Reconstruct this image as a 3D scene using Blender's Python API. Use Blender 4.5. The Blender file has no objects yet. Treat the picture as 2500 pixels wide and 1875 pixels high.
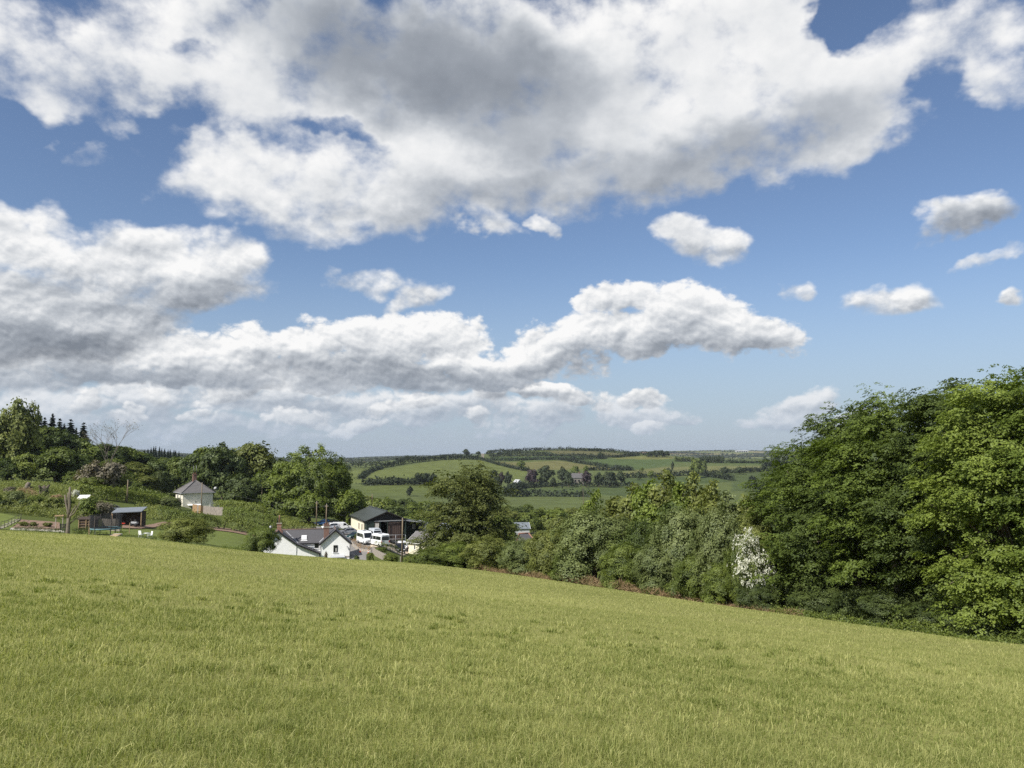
import bpy, bmesh, math, random
import numpy as np
from mathutils import Vector, Matrix, Euler

S = bpy.context.scene
COL = S.collection
R = math.radians
pi = math.pi
rng = np.random.default_rng(7)
random.seed(7)

# ------------------------------------------------------------------ camera
FPX = 1853.0                      # focal length in pixels of the 2500 px wide photograph
HORIZON = 1105.0
PITCH = math.atan((HORIZON - 937.5) / FPX)
cam_d = bpy.data.cameras.new("camera")
cam_d.sensor_fit = 'HORIZONTAL'; cam_d.sensor_width = 36.0
cam_d.lens = 36.0 * FPX / 2500.0
cam_d.clip_start = 0.1; cam_d.clip_end = 60000
cam = bpy.data.objects.new("camera", cam_d); COL.objects.link(cam)
cam.location = (0, 0, 0)          # eye level is z = 0, the meadow under it at -1.6
cam.rotation_euler = (pi / 2 + PITCH, 0, 0)
S.camera = cam

# ------------------------------------------------------------------ light
SUN_EL = R(44.0); SUN_AZ = R(-136.0)     # azimuth clockwise from +Y: over the left shoulder
SUN = Vector((math.sin(SUN_AZ) * math.cos(SUN_EL), math.cos(SUN_AZ) * math.cos(SUN_EL), math.sin(SUN_EL)))
sl = bpy.data.lights.new("sun", 'SUN'); sl.energy = 4.6; sl.angle = R(0.53); sl.color = (1.0, 0.955, 0.88)
so = bpy.data.objects.new("sun", sl); COL.objects.link(so)
so.rotation_euler = (-SUN).to_track_quat('-Z', 'Y').to_euler()

S.view_settings.view_transform = 'Standard'; S.view_settings.look = 'None'
EXPO = 0.42
S.view_settings.exposure = EXPO; S.view_settings.gamma = 1.0
S.view_settings.use_curve_mapping = False
S.cycles.max_bounces = 6; S.cycles.diffuse_bounces = 3; S.cycles.glossy_bounces = 2
S.cycles.transmission_bounces = 4; S.cycles.transparent_max_bounces = 8; S.cycles.volume_bounces = 0
S.cycles.use_denoising = False
S.cycles.caustics_reflective = False; S.cycles.caustics_refractive = False

# ------------------------------------------------------------------ sky: clear air plus cumulus laid out by azimuth and elevation
def pix_dir(px, py):
    a = (px - 1250.0) / FPX; b = (937.5 - py) / FPX
    c, s = math.cos(PITCH), math.sin(PITCH)
    return a, c - b * s, s + b * c
def azel(px, py):
    x, y, z = pix_dir(px, py)
    return math.degrees(math.atan2(x, y)), math.degrees(math.atan2(z, math.hypot(x, y)))

W = bpy.data.worlds.new("World"); S.world = W; W.use_nodes = True
def build_sky():
    nt = W.node_tree; N = nt.nodes; L = nt.links
    N.clear()
    def nd(t, **k):
        n = N.new(t)
        for a, b in k.items(): setattr(n, a, b)
        return n
    def inp(n, i, v):
        if isinstance(v, bpy.types.NodeSocket): L.new(v, n.inputs[i])
        else: n.inputs[i].default_value = v
    def m(op, a, b=None, c=None, clamp=False):
        n = nd('ShaderNodeMath', operation=op, use_clamp=clamp)
        inp(n, 0, a)
        if b is not None: inp(n, 1, b)
        if c is not None: inp(n, 2, c)
        return n.outputs[0]
    def smooth(x, a, b):
        n = nd('ShaderNodeMapRange', interpolation_type='SMOOTHSTEP')
        inp(n, 0, x); n.inputs[1].default_value = a; n.inputs[2].default_value = b
        return n.outputs[0]
    def xyz(x, y, z=0.0):
        n = nd('ShaderNodeCombineXYZ'); inp(n, 0, x); inp(n, 1, y); inp(n, 2, z); return n.outputs[0]
    def noise(vec, scale, detail, rough, lac=2.0, dist=0.0, typ='FBM'):
        n = nd('ShaderNodeTexNoise', noise_dimensions='3D', noise_type=typ)
        n.normalize = True
        inp(n, 'Vector', vec); n.inputs['Scale'].default_value = scale; n.inputs['Detail'].default_value = detail
        n.inputs['Roughness'].default_value = rough; n.inputs['Lacunarity'].default_value = lac
        n.inputs['Distortion'].default_value = dist
        return n
    def mixc(f, a, b):
        n = nd('ShaderNodeMix', data_type='RGBA')
        inp(n, 0, f); inp(n, 6, a); inp(n, 7, b); return n.outputs[2]
    tc = nd('ShaderNodeTexCoord'); sp = nd('ShaderNodeSeparateXYZ'); L.new(tc.outputs['Generated'], sp.inputs[0])
    DEG = 180 / pi
    az = m('MULTIPLY', m('ARCTAN2', sp.outputs[0], sp.outputs[1]), DEG)
    el = m('MULTIPLY', m('ARCSINE', sp.outputs[2]), DEG)

    # cloud masses: photograph pixels cx, cy, half width, half height, tilt (deg, + rises to the right), weight
    HORIZ = [(120, 975, 230, 50, 0, 1.1), (390, 965, 200, 52, 0, 1.1), (620, 975, 190, 50, 0, 1.1), (820, 1000, 210, 46, 0, 1.05), (1000, 990, 180, 52, 0, 1.1),
             (1180, 1000, 150, 46, 0, 1.05), (1345, 1005, 85, 42, 0, 1.1), (1490, 1000, 80, 44, 0, 1.15), (1590, 1018, 105, 38, 0, 1.1), (1670, 1030, 60, 22, 0, .85),
             (1945, 1000, 105, 55, 22, 1.2), (1880, 1035, 70, 20, 0, .9), (2085, 1020, 85, 28, 18, 1.15), (420, 1045, 540, 38, 0, .95), (1150, 1050, 440, 30, 0, .85), (250, 1010, 320, 40, 0, 1), (700, 945, 220, 46, 0, 1)]
    rp = random.Random(21)
    PUFFS = [(60 + 82 * i + rp.uniform(-30, 30), rp.choice((945, 965, 990, 1020, 1045)) + rp.uniform(-8, 8), rp.uniform(48, 100), rp.uniform(17, 30), rp.uniform(-4, 10), rp.uniform(1.0, 1.2)) for i in range(20)]
    LOW = [(140, 905, 320, 50, 0, 1.1), (420, 860, 200, 66, 0, 1.15), (600, 850, 150, 66, 0, 1.1), (755, 840, 130, 72, 0, 1.15), (930, 835, 160, 80, 0, 1.2),
           (1095, 835, 110, 80, 0, 1.2), (900, 910, 300, 60, 0, 1.1), (1180, 910, 170, 62, 0, 1.05), (1310, 870, 120, 74, 10, 1.1), (1420, 825, 120, 66, 10, 1.1),
           (1560, 820, 175, 68, 4, 1.15), (1720, 780, 165, 86, -12, 1.25), (1880, 815, 110, 52, -18, 1.15), (1530, 725, 110, 50, 0, 1.05), (1455, 750, 70, 38, 0, .95), (1440, 885, 60, 62, 0, .95), (520, 920, 260, 50, 0, 1.05)]
    MID = [(40, 585, 200, 105, 0, 1.15), (300, 655, 260, 112, 8, 1.2), (545, 640, 140, 82, 14, 1.1), (480, 705, 200, 66, 6, 1.1), (150, 765, 330, 98, 0, 1.25), (60, 840, 340, 68, 0, 1.25),
           (360, 590, 80, 48, 20, .95), (1720, 588, 130, 66, -20, 1.1), (2365, 530, 130, 56, 14, 1.1), (2160, 740, 125, 46, 4, 1.05), (880, 690, 120, 42, 6, 1.0),
           (1010, 725, 88, 48, 12, 1.05), (1190, 535, 120, 48, -14, 1.05), (1340, 543, 46, 26, 0, .9), (2440, 622, 140, 20, 10, .82), (2495, 720, 46, 28, 0, 1), (1945, 712, 46, 38, -30, .8)]
    BANK = [(220, 130, 440, 165, 0, 1.1), (720, 150, 520, 210, 0, 1.25), (1180, 230, 620, 270, 0, 1.4), (1650, 180, 620, 260, 6, 1.35), (2020, 240, 360, 185, 12, 1.3),
            (2330, 130, 250, 165, 0, 1.15), (2480, 180, 120, 120, 0, 1.05), (600, 435, 290, 135, -6, 1.25), (900, 455, 350, 128, 4, 1.35), (1250, 415, 370, 135, 6, 1.35), (1650, 375, 390, 128, 8, 1.35),
            (2060, 325, 290, 90, 16, 1.2), (190, 374, 115, 54, 8, 1), (120, 245, 280, 62, 0, 1), (720, 550, 170, 46, 0, .9)]
    GAPS = [(2080, 25, 105, 55, 10, 1.1), (830, 300, 120, 26, -6, .45), (170, 60, 110, 45, 20, .35), (460, 130, 70, 30, 0, .35), (2330, 225, 60, 90, 35, .6), (400, 330, 90, 70, 50, .5)]
    # thick grey undersides
    DARKB = [(1040, 150, 430, 140, -8, 1.2), (1180, 250, 250, 115, -25, .85), (1330, 470, 380, 70, 6, .48), (1800, 385, 330, 85, 14, .68), (1000, 545, 360, 46, 4, .34), (330, 255, 330, 40, 0, .28)]
    DARKM = [(40, 840, 300, 70, 0, .62), (180, 800, 260, 50, 6, .30), (260, 735, 260, 45, 4, .42), (2370, 545, 120, 50, 10, .7), (520, 715, 180, 40, 10, .25)]
    DARKL = [(960, 915, 240, 36, 0, .5), (250, 925, 320, 26, 0, .55), (700, 880, 130, 26, 0, .3), (1560, 865, 180, 30, 6, .35), (1790, 850, 140, 24, 0, .3), (1250, 930, 200, 40, 0, .4)]
    def total(vec, blobs, want_b=False):
        acc = bac = None
        for cx, cy, rx, ry, tilt, w in blobs:
            a, e = azel(cx, cy)
            a2, _ = azel(cx + 20, cy); _, e2 = azel(cx, cy - 20)
            mp = nd('ShaderNodeMapping', vector_type='TEXTURE')
            L.new(vec, mp.inputs[0])
            mp.inputs[1].default_value = (a, e, 0); mp.inputs[2].default_value = (0, 0, R(tilt))
            mp.inputs[3].default_value = (rx * abs(a2 - a) / 20 * 1.6, ry * abs(e2 - e) / 20 * 1.6, 1)
            ln = nd('ShaderNodeVectorMath', operation='LENGTH'); L.new(mp.outputs[0], ln.inputs[0])
            n = nd('ShaderNodeMapRange', interpolation_type='SMOOTHSTEP'); L.new(ln.outputs['Value'], n.inputs[0])
            n.inputs[1].default_value = 1.0; n.inputs[2].default_value = .25; n.inputs[3].default_value = 0; n.inputs[4].default_value = w
            t = n.outputs[0]
            if want_b:
                dt = nd('ShaderNodeVectorMath', operation='DOT_PRODUCT'); L.new(mp.outputs[0], dt.inputs[0]); dt.inputs[1].default_value = (-.3, 1.3, 0)
                bac = m('MULTIPLY', t, dt.outputs['Value']) if bac is None else m('MULTIPLY_ADD', t, dt.outputs['Value'], bac)
            acc = t if acc is None else m('SMOOTH_MAX', acc, t, .15)
            ch = nd('ShaderNodeVectorMath', operation='MULTIPLY_ADD')      # keeps the masses in sequence, which the shader compiler needs
            L.new(bac if want_b else acc, ch.inputs[0]); ch.inputs[1].default_value = (1e-6, 1e-6, 0); L.new(vec, ch.inputs[2]); vec = ch.outputs[0]
        return (acc, bac) if want_b else acc
    low = smooth(el, 24.0, 7.0)
    def wcoord(da, de):
        return xyz(m('MULTIPLY', m('ADD', az, da), .085), m('MULTIPLY', m('ADD', el, de), .115), .37)
    wc = wcoord(0.0, 0.0)
    nw = noise(wc, 2.4, 4.0, .55); sv = nd('ShaderNodeSeparateColor'); L.new(nw.outputs['Color'], sv.inputs[0])
    amp = m('SUBTRACT', 8.0, m('MULTIPLY', low, 3.5))
    waz = m('ADD', az, m('MULTIPLY', m('SUBTRACT', sv.outputs[0], .5), amp))
    wel = m('ADD', el, m('MULTIPLY', m('MULTIPLY', m('SUBTRACT', sv.outputs[1], .5), amp), .7))
    wv = xyz(waz, wel)
    inframe = m('MULTIPLY', smooth(m('ABSOLUTE', az), 52.0, 38.0), smooth(el, 46.0, 33.0))
    outf = m('SUBTRACT', 1.0, inframe)
    generic = m('MULTIPLY', smooth(sv.outputs[2], .36, .60), 1.1)     # outside the picture the same broken cloud goes on
    n1 = noise(wc, 2.6, 7.0, .55, 2.05).outputs['Fac']
    n2 = noise(wc, 6.0, 5.0, .54, 2.1).outputs['Fac']
    s1 = m('SUBTRACT', 1.8, m('MULTIPLY', low, 1.1))
    n1s = noise(wc, 2.6, 3.0, .48, 2.05).outputs['Fac']
    n1b = noise(wcoord(m('MULTIPLY', s1, -.5), s1), 2.6, 3.0, .48, 2.05).outputs['Fac']
    s2 = m('MULTIPLY', s1, .36)
    n2b = noise(wcoord(m('MULTIPLY', s2, -.5), s2), 6.0, 4.0, .54, 2.1).outputs['Fac']
    bil = m('ABSOLUTE', m('SUBTRACT', m('MULTIPLY', n2, 2.0), 1.0)); bilb = m('ABSOLUTE', m('SUBTRACT', m('MULTIPLY', n2b, 2.0), 1.0))
    ns_hi = m('ADD', m('MULTIPLY', m('SUBTRACT', n1, .5), 1.8), m('MULTIPLY', m('SUBTRACT', bil, .2), .20))
    ns_lo = m('ADD', m('MULTIPLY', m('SUBTRACT', n1, .5), 1.25), m('MULTIPLY', m('SUBTRACT', bil, .2), .85))
    relief = m('ADD', m('MULTIPLY', m('SUBTRACT', n1s, n1b), m('ADD', .34, m('MULTIPLY', low, .95))),
               m('MULTIPLY', m('SUBTRACT', bil, bilb), m('ADD', .08, m('MULTIPLY', low, .50))))
    def edge(D, w):
        n = nd('ShaderNodeMapRange', interpolation_type='SMOOTHSTEP'); L.new(D, n.inputs[0]); n.inputs[1].default_value = 0.0; n.inputs[2].default_value = w
        return n.outputs[0]
    def ramp(light):
        r = nd('ShaderNodeValToRGB'); L.new(light, r.inputs[0]); q = r.color_ramp.elements
        q[0].position = .10; q[0].color = (.20, .225, .265, 1); q[1].position = 1.0; q[1].color = (.98, .975, .965, 1)
        for p, c in ((.38, (.34, .37, .415, 1)), (.62, (.53, .56, .60, 1)), (.84, (.79, .805, .82, 1))):
            x = q.new(p); x.color = c
        return r.outputs[0]
    sky = nd('ShaderNodeTexSky', sky_type='NISHITA'); sky.sun_disc = False
    sky.sun_elevation = SUN_EL; sky.sun_rotation = SUN_AZ; sky.altitude = 200; sky.air_density = 1.0; sky.dust_density = .6; sky.ozone_density = 2.6
    hs = nd('ShaderNodeHueSaturation'); hs.inputs['Saturation'].default_value = .98; hs.inputs['Value'].default_value = SKYV; L.new(sky.outputs[0], hs.inputs['Color'])
    tint = nd('ShaderNodeVectorMath', operation='MULTIPLY'); L.new(hs.outputs[0], tint.inputs[0]); tint.inputs[1].default_value = (.96, .975, 1.04)
    veil = nd('ShaderNodeRGB'); veil.outputs[0].default_value = (.385, .475, .60, 1)
    vs = nd('ShaderNodeVectorMath', operation='SCALE'); L.new(veil.outputs[0], vs.inputs[0]); vs.inputs['Scale'].default_value = CLOUDK
    acc = mixc(m('MULTIPLY', smooth(el, 15.0, -.5), .80), tint.outputs[0], vs.outputs[0])
    def layer(acc, blobs, ns, width, kb, base, dark, hz, gaps=None, gen=False):
        C, B = total(wv, blobs, True)
        if gaps: C = m('SUBTRACT', C, total(wv, gaps))
        C = m('MULTIPLY', C, inframe)
        if gen: C = m('ADD', C, m('MULTIPLY', generic, outf))
        D = m('SUBTRACT', m('ADD', C, ns), .52)
        al = edge(D, width)
        light = m('ADD', m('MULTIPLY_ADD', B, kb, base), relief)
        light = m('SUBTRACT', light, m('MULTIPLY', smooth(D, .35, 1.2), .10))
        if dark: light = m('SUBTRACT', light, m('MULTIPLY', total(wv, dark), m('ADD', .46, m('MULTIPLY', n1s, .12))))
        light = m('MAXIMUM', m('MINIMUM', light, 1.05), .12)
        col = ramp(light)
        if hz: col = mixc(m('MULTIPLY', smooth(el, hz, -0.5), .80), col, veil.outputs[0])
        sc = nd('ShaderNodeVectorMath', operation='SCALE'); L.new(col, sc.inputs[0]); sc.inputs['Scale'].default_value = CLOUDK
        return mixc(m('MULTIPLY', al, .975), acc, sc.outputs[0])
    acc = layer(acc, HORIZ, ns_lo, .50, .36, .80, None, 7.0)
    acc = layer(acc, PUFFS, ns_lo, .40, .34, .80, None, 5.0)
    acc = layer(acc, LOW, ns_lo, .36, .30, .83, DARKL, 7.0)
    acc = layer(acc, MID, ns_hi, .58, .26, .84, DARKM, 0)
    acc = layer(acc, BANK, ns_hi, .74, .08, .96, DARKB, 0, GAPS, True)
    bg = nd('ShaderNodeBackground'); L.new(acc, bg.inputs[0]); bg.inputs[1].default_value = SKYS
    out = nd('ShaderNodeOutputWorld'); L.new(bg.outputs[0], out.inputs[0])
SKYS = 0.075; SKYV = 1.10; CLOUDK = 2 ** -EXPO / SKYS
build_sky()
W.cycles.sampling_method = 'NONE'

# ================================================================== helpers
def clean_name(n): return n
def tag(o, label=None, cat=None, group=None, kind=None):
    if label: o['label'] = label
    if cat: o['category'] = cat
    if group: o['group'] = group
    if kind: o['kind'] = kind
    return o
def empty(name, loc=(0, 0, 0), rz=0.0, label=None, cat=None, group=None):
    o = bpy.data.objects.new(name, None); COL.objects.link(o)
    o.empty_display_size = .3
    o.location = loc; o.rotation_euler = (0, 0, rz)
    return tag(o, label, cat, group)
def link(name, me, parent=None, mat=None):
    o = bpy.data.objects.new(name, me); COL.objects.link(o)
    if parent is not None: o.parent = parent
    if mat is not None and not me.materials: me.materials.append(mat)
    return o
class MB:
    """collects shapes and links them as one mesh object"""
    def __init__(s): s.v = []; s.f = []; s.sm = []
    def add(s, vs, fs, smooth=False):
        k = len(s.v); s.v += [tuple(p) for p in vs]; s.f += [tuple(i + k for i in f) for f in fs]; s.sm += [smooth] * len(fs); return s
    def box(s, c, d, rz=0.0, rx=0.0, ry=0.0):
        M = Matrix.Translation(c) @ Euler((rx, ry, rz)).to_matrix().to_4x4()
        h = [x / 2 for x in d]
        vs = [M @ Vector((sx * h[0], sy * h[1], sz * h[2])) for sx in (-1, 1) for sy in (-1, 1) for sz in (-1, 1)]
        return s.add(vs, [(0, 1, 3, 2), (4, 6, 7, 5), (0, 4, 5, 1), (2, 3, 7, 6), (0, 2, 6, 4), (1, 5, 7, 3)])
    def tube(s, pts, radii, n=8, cap=True, smooth=True):
        pts = [Vector(p) for p in pts]
        if not isinstance(radii, (list, tuple)): radii = [radii] * len(pts)
        vs = []; fs = []
        for i, p in enumerate(pts):
            t = (pts[min(i + 1, len(pts) - 1)] - pts[max(i - 1, 0)]).normalized()
            a = t.orthogonal().normalized() if i == 0 else (a - t * a.dot(t)).normalized()
            b = t.cross(a)
            for k in range(n):
                an = 2 * pi * k / n
                vs.append(p + (a * math.cos(an) + b * math.sin(an)) * radii[i])
        for i in range(len(pts) - 1):
            for k in range(n):
                fs.append((i * n + k, i * n + (k + 1) % n, (i + 1) * n + (k + 1) % n, (i + 1) * n + k))
        if cap: fs.append(tuple(range(n - 1, -1, -1))); fs.append(tuple((len(pts) - 1) * n + k for k in range(n)))
        return s.add(vs, fs, smooth)
    def prism(s, prof, axis, a, b):
        """profile (2D list) extruded along axis 0/1/2 from a to b"""
        def mk(p, t):
            q = list(p); q.insert(axis, t); return q
        n = len(prof)
        vs = [mk(p, a) for p in prof] + [mk(p, b) for p in prof]
        fs = [(i, (i + 1) % n, n + (i + 1) % n, n + i) for i in range(n)] + [tuple(range(n - 1, -1, -1)), tuple(range(n, 2 * n))]
        return s.add(vs, fs)
    def mesh(s, name):
        me = bpy.data.meshes.new(name); me.from_pydata(s.v, [], s.f)
        me.polygons.foreach_set('use_smooth', s.sm)
        bm = bmesh.new(); bm.from_mesh(me); bmesh.ops.recalc_face_normals(bm, faces=bm.faces); bm.to_mesh(me); bm.free()
        me.update(); return me
    def build(s, name, mat, parent=None, bevel=0.0):
        me = s.mesh(name); me.materials.append(mat)
        o = link(name, me, parent)
        if bevel:
            b = o.modifiers.new('bevel', 'BEVEL'); b.width = bevel; b.segments = 2; b.limit_method = 'ANGLE'; b.angle_limit = R(35)
        return o
def copy_tree(o, parent=None):
    c = o.copy(); COL.objects.link(c)
    if parent is not None: c.parent = parent
    for ch in o.children: copy_tree(ch, c)
    return c
ORD = ['first', 'second', 'third', 'fourth', 'fifth', 'sixth', 'seventh', 'eighth', 'ninth', 'tenth', 'eleventh', 'twelfth', 'thirteenth', 'fourteenth', 'fifteenth',
       'sixteenth', 'seventeenth', 'eighteenth', 'nineteenth', 'twentieth']

# ------------------------------------------------------------------ materials
MATS = {}
def nodes_of(name):
    m = bpy.data.materials.new(name); m.use_nodes = True
    nt = m.node_tree; nt.nodes.clear()
    out = nt.nodes.new('ShaderNodeOutputMaterial')
    MATS[name] = m
    return m, nt, nt.nodes, nt.links, out
NEAR_BUMP = False         # everything painted stands 100 m or more away: relief there is finer than a pixel
def pmat(name, col, rough=.8, var=.18, scale=3.0, bump=0.0, metal=0.0, spec=.3, bscale=None, detail=5.0, stretch=None):
    """principled paint with soft procedural wear"""
    m, nt, N, L, out = nodes_of(name)
    p = N.new('ShaderNodeBsdfPrincipled'); L.new(p.outputs[0], out.inputs[0])
    p.inputs['Roughness'].default_value = rough; p.inputs['Metallic'].default_value = metal
    p.inputs['Specular IOR Level'].default_value = spec
    tc = N.new('ShaderNodeTexCoord'); vec = tc.outputs['Object']
    if stretch:
        mp = N.new('ShaderNodeMapping'); mp.inputs[3].default_value = stretch; L.new(vec, mp.inputs[0]); vec = mp.outputs[0]
    nz = N.new('ShaderNodeTexNoise'); nz.inputs['Scale'].default_value = scale; nz.inputs['Detail'].default_value = detail; nz.inputs['Roughness'].default_value = .65
    L.new(vec, nz.inputs['Vector'])
    r = N.new('ShaderNodeValToRGB'); L.new(nz.outputs['Fac'], r.inputs[0])
    c = np.array(col)
    r.color_ramp.elements[0].position = .28; r.color_ramp.elements[0].color = (*(c * (1 - var)), 1)
    r.color_ramp.elements[1].position = .72; r.color_ramp.elements[1].color = (*np.minimum(c * (1 + var), .95), 1)
    L.new(r.outputs[0], p.inputs['Base Color'])
    if bump and NEAR_BUMP:
        n2 = N.new('ShaderNodeTexNoise'); n2.inputs['Scale'].default_value = bscale or scale * 4; n2.inputs['Detail'].default_value = 4; L.new(vec, n2.inputs['Vector'])
        b = N.new('ShaderNodeBump'); b.inputs['Strength'].default_value = bump; b.inputs['Distance'].default_value = .03
        L.new(n2.outputs['Fac'], b.inputs['Height']); L.new(b.outputs[0], p.inputs['Normal'])
    return m
def leafmat(name, dark, light, trans=.32, rough=.55, obj_var=.12, gloss=.03):
    """leaves: colour by the leaf's own tint, some light passing through"""
    m, nt, N, L, out = nodes_of(name)
    at = N.new('ShaderNodeAttribute'); at.attribute_name = 'tint'
    r = N.new('ShaderNodeValToRGB'); L.new(at.outputs['Fac'], r.inputs[0])
    r.color_ramp.elements[0].color = (*dark, 1); r.color_ramp.elements[1].color = (*light, 1)
    oi = N.new('ShaderNodeObjectInfo')
    mr = N.new('ShaderNodeMapRange'); L.new(oi.outputs['Random'], mr.inputs[0]); mr.inputs[3].default_value = 1 - obj_var; mr.inputs[4].default_value = 1 + obj_var
    hs = N.new('ShaderNodeHueSaturation'); L.new(r.outputs[0], hs.inputs['Color']); L.new(mr.outputs[0], hs.inputs['Value'])
    d = N.new('ShaderNodeBsdfDiffuse'); L.new(hs.outputs[0], d.inputs[0])
    t = N.new('ShaderNodeBsdfTranslucent')
    g2 = N.new('ShaderNodeMix'); g2.data_type = 'RGBA'; g2.blend_type = 'MULTIPLY'; g2.inputs[0].default_value = 1; L.new(hs.outputs[0], g2.inputs[6]); g2.inputs[7].default_value = (1.15, 1.25, .55, 1)
    L.new(g2.outputs[2], t.inputs[0])
    a = N.new('ShaderNodeMixShader'); a.inputs[0].default_value = trans; L.new(d.outputs[0], a.inputs[1]); L.new(t.outputs[0], a.inputs[2])
    gl = N.new('ShaderNodeBsdfGlossy'); gl.inputs['Roughness'].default_value = max(rough, .6); gl.inputs[0].default_value = (.8, .85, .8, 1)
    b = N.new('ShaderNodeMixShader'); b.inputs[0].default_value = gloss; L.new(a.outputs[0], b.inputs[1]); L.new(gl.outputs[0], b.inputs[2])
    L.new(b.outputs[0], out.inputs[0])
    return m

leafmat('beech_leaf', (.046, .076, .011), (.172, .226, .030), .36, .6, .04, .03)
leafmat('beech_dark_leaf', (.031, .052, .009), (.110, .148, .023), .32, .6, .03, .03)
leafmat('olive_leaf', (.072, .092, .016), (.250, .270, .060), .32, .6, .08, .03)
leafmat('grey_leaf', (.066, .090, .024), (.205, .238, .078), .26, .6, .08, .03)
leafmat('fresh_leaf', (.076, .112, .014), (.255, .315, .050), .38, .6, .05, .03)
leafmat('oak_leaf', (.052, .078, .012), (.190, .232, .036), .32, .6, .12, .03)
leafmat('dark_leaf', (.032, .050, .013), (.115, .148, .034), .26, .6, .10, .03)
leafmat('laurel_leaf', (.070, .100, .012), (.235, .270, .035), .28, .6, .06, .04)
leafmat('copper_leaf', (.022, .014, .018), (.060, .034, .040), .15, .6, .08)
leafmat('spruce_needle', (.010, .020, .012), (.030, .048, .028), .08, .6, .12)
leafmat('far_leaf', (.021, .033, .012), (.062, .082, .026), .2, .7, .22)
leafmat('hedge_far', (.012, .020, .009), (.034, .046, .018), .15, .7, .12)  # inner shade of the hedges put into the leaf colour
leafmat('blossom', (.42, .42, .34), (.84, .84, .76), .25, .6, .02)
leafmat('twig_leaf', (.10, .085, .06), (.24, .21, .14), .2, .7, .05)
leafmat('bracken', (.15, .09, .045), (.44, .31, .18), .15, .8, .05, .02)
leafmat('grass_blade', (.125, .165, .025), (.62, .59, .255), .38, .7, 0, .02)
leafmat('willow_leaf', (.046, .062, .012), (.165, .182, .040), .30, .6, .03, .03)
leafmat('dome_leaf', (.062, .092, .012), (.215, .265, .034), .36, .6, .04, .03)
leafmat('rough_grass', (.075, .105, .018), (.25, .27, .06), .3, .6, 0, .03)
pmat('bark', (.105, .085, .062), .95, .35, 5, .5)
pmat('pale_bark', (.165, .140, .110), .95, .3, 4, .5)
pmat('twig', (.17, .145, .115), .95, .25, 6)
pmat('render_white', (.88, .88, .86), .85, .06, 1.4, .25, bscale=9)
pmat('render_cream', (.78, .74, .62), .85, .07, 1.2, .2, bscale=9)
pmat('cream_block', (.72, .68, .53), .85, .08, 1.5, .2)
pmat('slate', (.085, .083, .088), .6, .35, 7, .4, spec=.4, stretch=(1, 1, 3))
pmat('slate_old', (.135, .128, .125), .7, .40, 5, .4, spec=.35)
pmat('ridge_tile', (.15, .10, .085), .85, .3, 6, .3)
pmat('terracotta', (.27, .14, .10), .8, .25, 6, .2)
pmat('brick', (.20, .12, .095), .9, .35, 9, .4)
pmat('black_paint', (.018, .017, .018), .5, .2, 3)
pmat('white_paint', (.80, .80, .79), .45, .04, 3)
pmat('lead', (.42, .43, .45), .5, .15, 4)
pmat('window_dark', (.016, .018, .022), .12, .2, 2, spec=.6)
pmat('curtain', (.55, .54, .50), .9, .2, 8)
pmat('roof_green', (.052, .060, .054), .55, .14, 1.2, .15, spec=.35, stretch=(1, 1, 4))
pmat('clad_green', (.022, .036, .030), .6, .2, 2, .1)
pmat('door_brown', (.075, .052, .045), .7, .25, 3, .2)
pmat('galvanised', (.34, .35, .36), .5, .15, 5, metal=.4)
pmat('grey_sheet', (.42, .43, .43), .6, .10, 1, .1)
pmat('timber', (.30, .215, .125), .85, .3, 6, .3, stretch=(1, 1, .3))
pmat('timber_grey', (.33, .29, .25), .9, .3, 5, .3, stretch=(1, 1, .3))
pmat('timber_orange', (.42, .28, .155), .85, .25, 5, .2, stretch=(1, 1, .3))
pmat('pole_wood', (.19, .15, .10), .9, .25, 4, .3, stretch=(1, 1, .2))
pmat('rust_steel', (.050, .044, .038), .7, .3, 8)
pmat('black_rubber', (.018, .018, .018), .8, .1, 8)
pmat('car_white', (.80, .81, .81), .25, .03, 2, spec=.5)
pmat('car_silver', (.36, .37, .39), .28, .06, 2, metal=.55)
pmat('car_pale', (.62, .66, .70), .28, .05, 2, metal=.2)
pmat('car_green', (.010, .040, .040), .25, .1, 2, spec=.5)
pmat('car_blue', (.018, .06, .16), .25, .1, 2, spec=.5)
pmat('car_black', (.012, .013, .015), .25, .1, 2, spec=.5)
pmat('glass_car', (.012, .014, .017), .08, .1, 2, spec=.6)
pmat('lamp_glass', (.60, .61, .62), .15, .1, 2, spec=.6)
pmat('lamp_red', (.42, .03, .02), .3, .1, 2)
pmat('plate_yellow', (.62, .50, .08), .5, .05, 4)
pmat('plastic_grey', (.06, .06, .065), .7, .15, 4)
pmat('cone_orange', (.72, .13, .03), .6, .1, 5)
pmat('blue_plastic', (.03, .16, .46), .45, .15, 3)
pmat('asphalt', (.20, .19, .178), .95, .16, .5, .25, bscale=14)
pmat('gravel_pale', (.47, .395, .30), .95, .16, .6, .4, bscale=12)
pmat('soil', (.235, .155, .110), 1.0, .35, 1.2, .8, bscale=6)
pmat('lawn', (.120, .150, .026), .95, .20, .6, .6, bscale=25)
pmat('concrete', (.62, .58, .50), .9, .12, 2, .2)
pmat('stone', (.34, .30, .25), .95, .35, 3, .6)
pmat('slate_roof_blue', (.165, .185, .205), .55, .15, 2)
pmat('brown_board', (.055, .040, .030), .85, .3, 4, .2, stretch=(1, 1, 4))
pmat('mesh_net', (.035, .037, .040), .9, .1, 10)
pmat('trampoline_pad', (.10, .19, .21), .6, .15, 4)
pmat('mower_red', (.50, .05, .03), .4, .1, 4)
pmat('skin', (.50, .33, .25), .6, .08, 12)
pmat('hair', (.03, .02, .015), .8, .2, 30)
pmat('cloth_dark', (.022, .022, .028), .9, .2, 20)
pmat('wire', (.05, .05, .05), .6, .1, 5)
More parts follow.
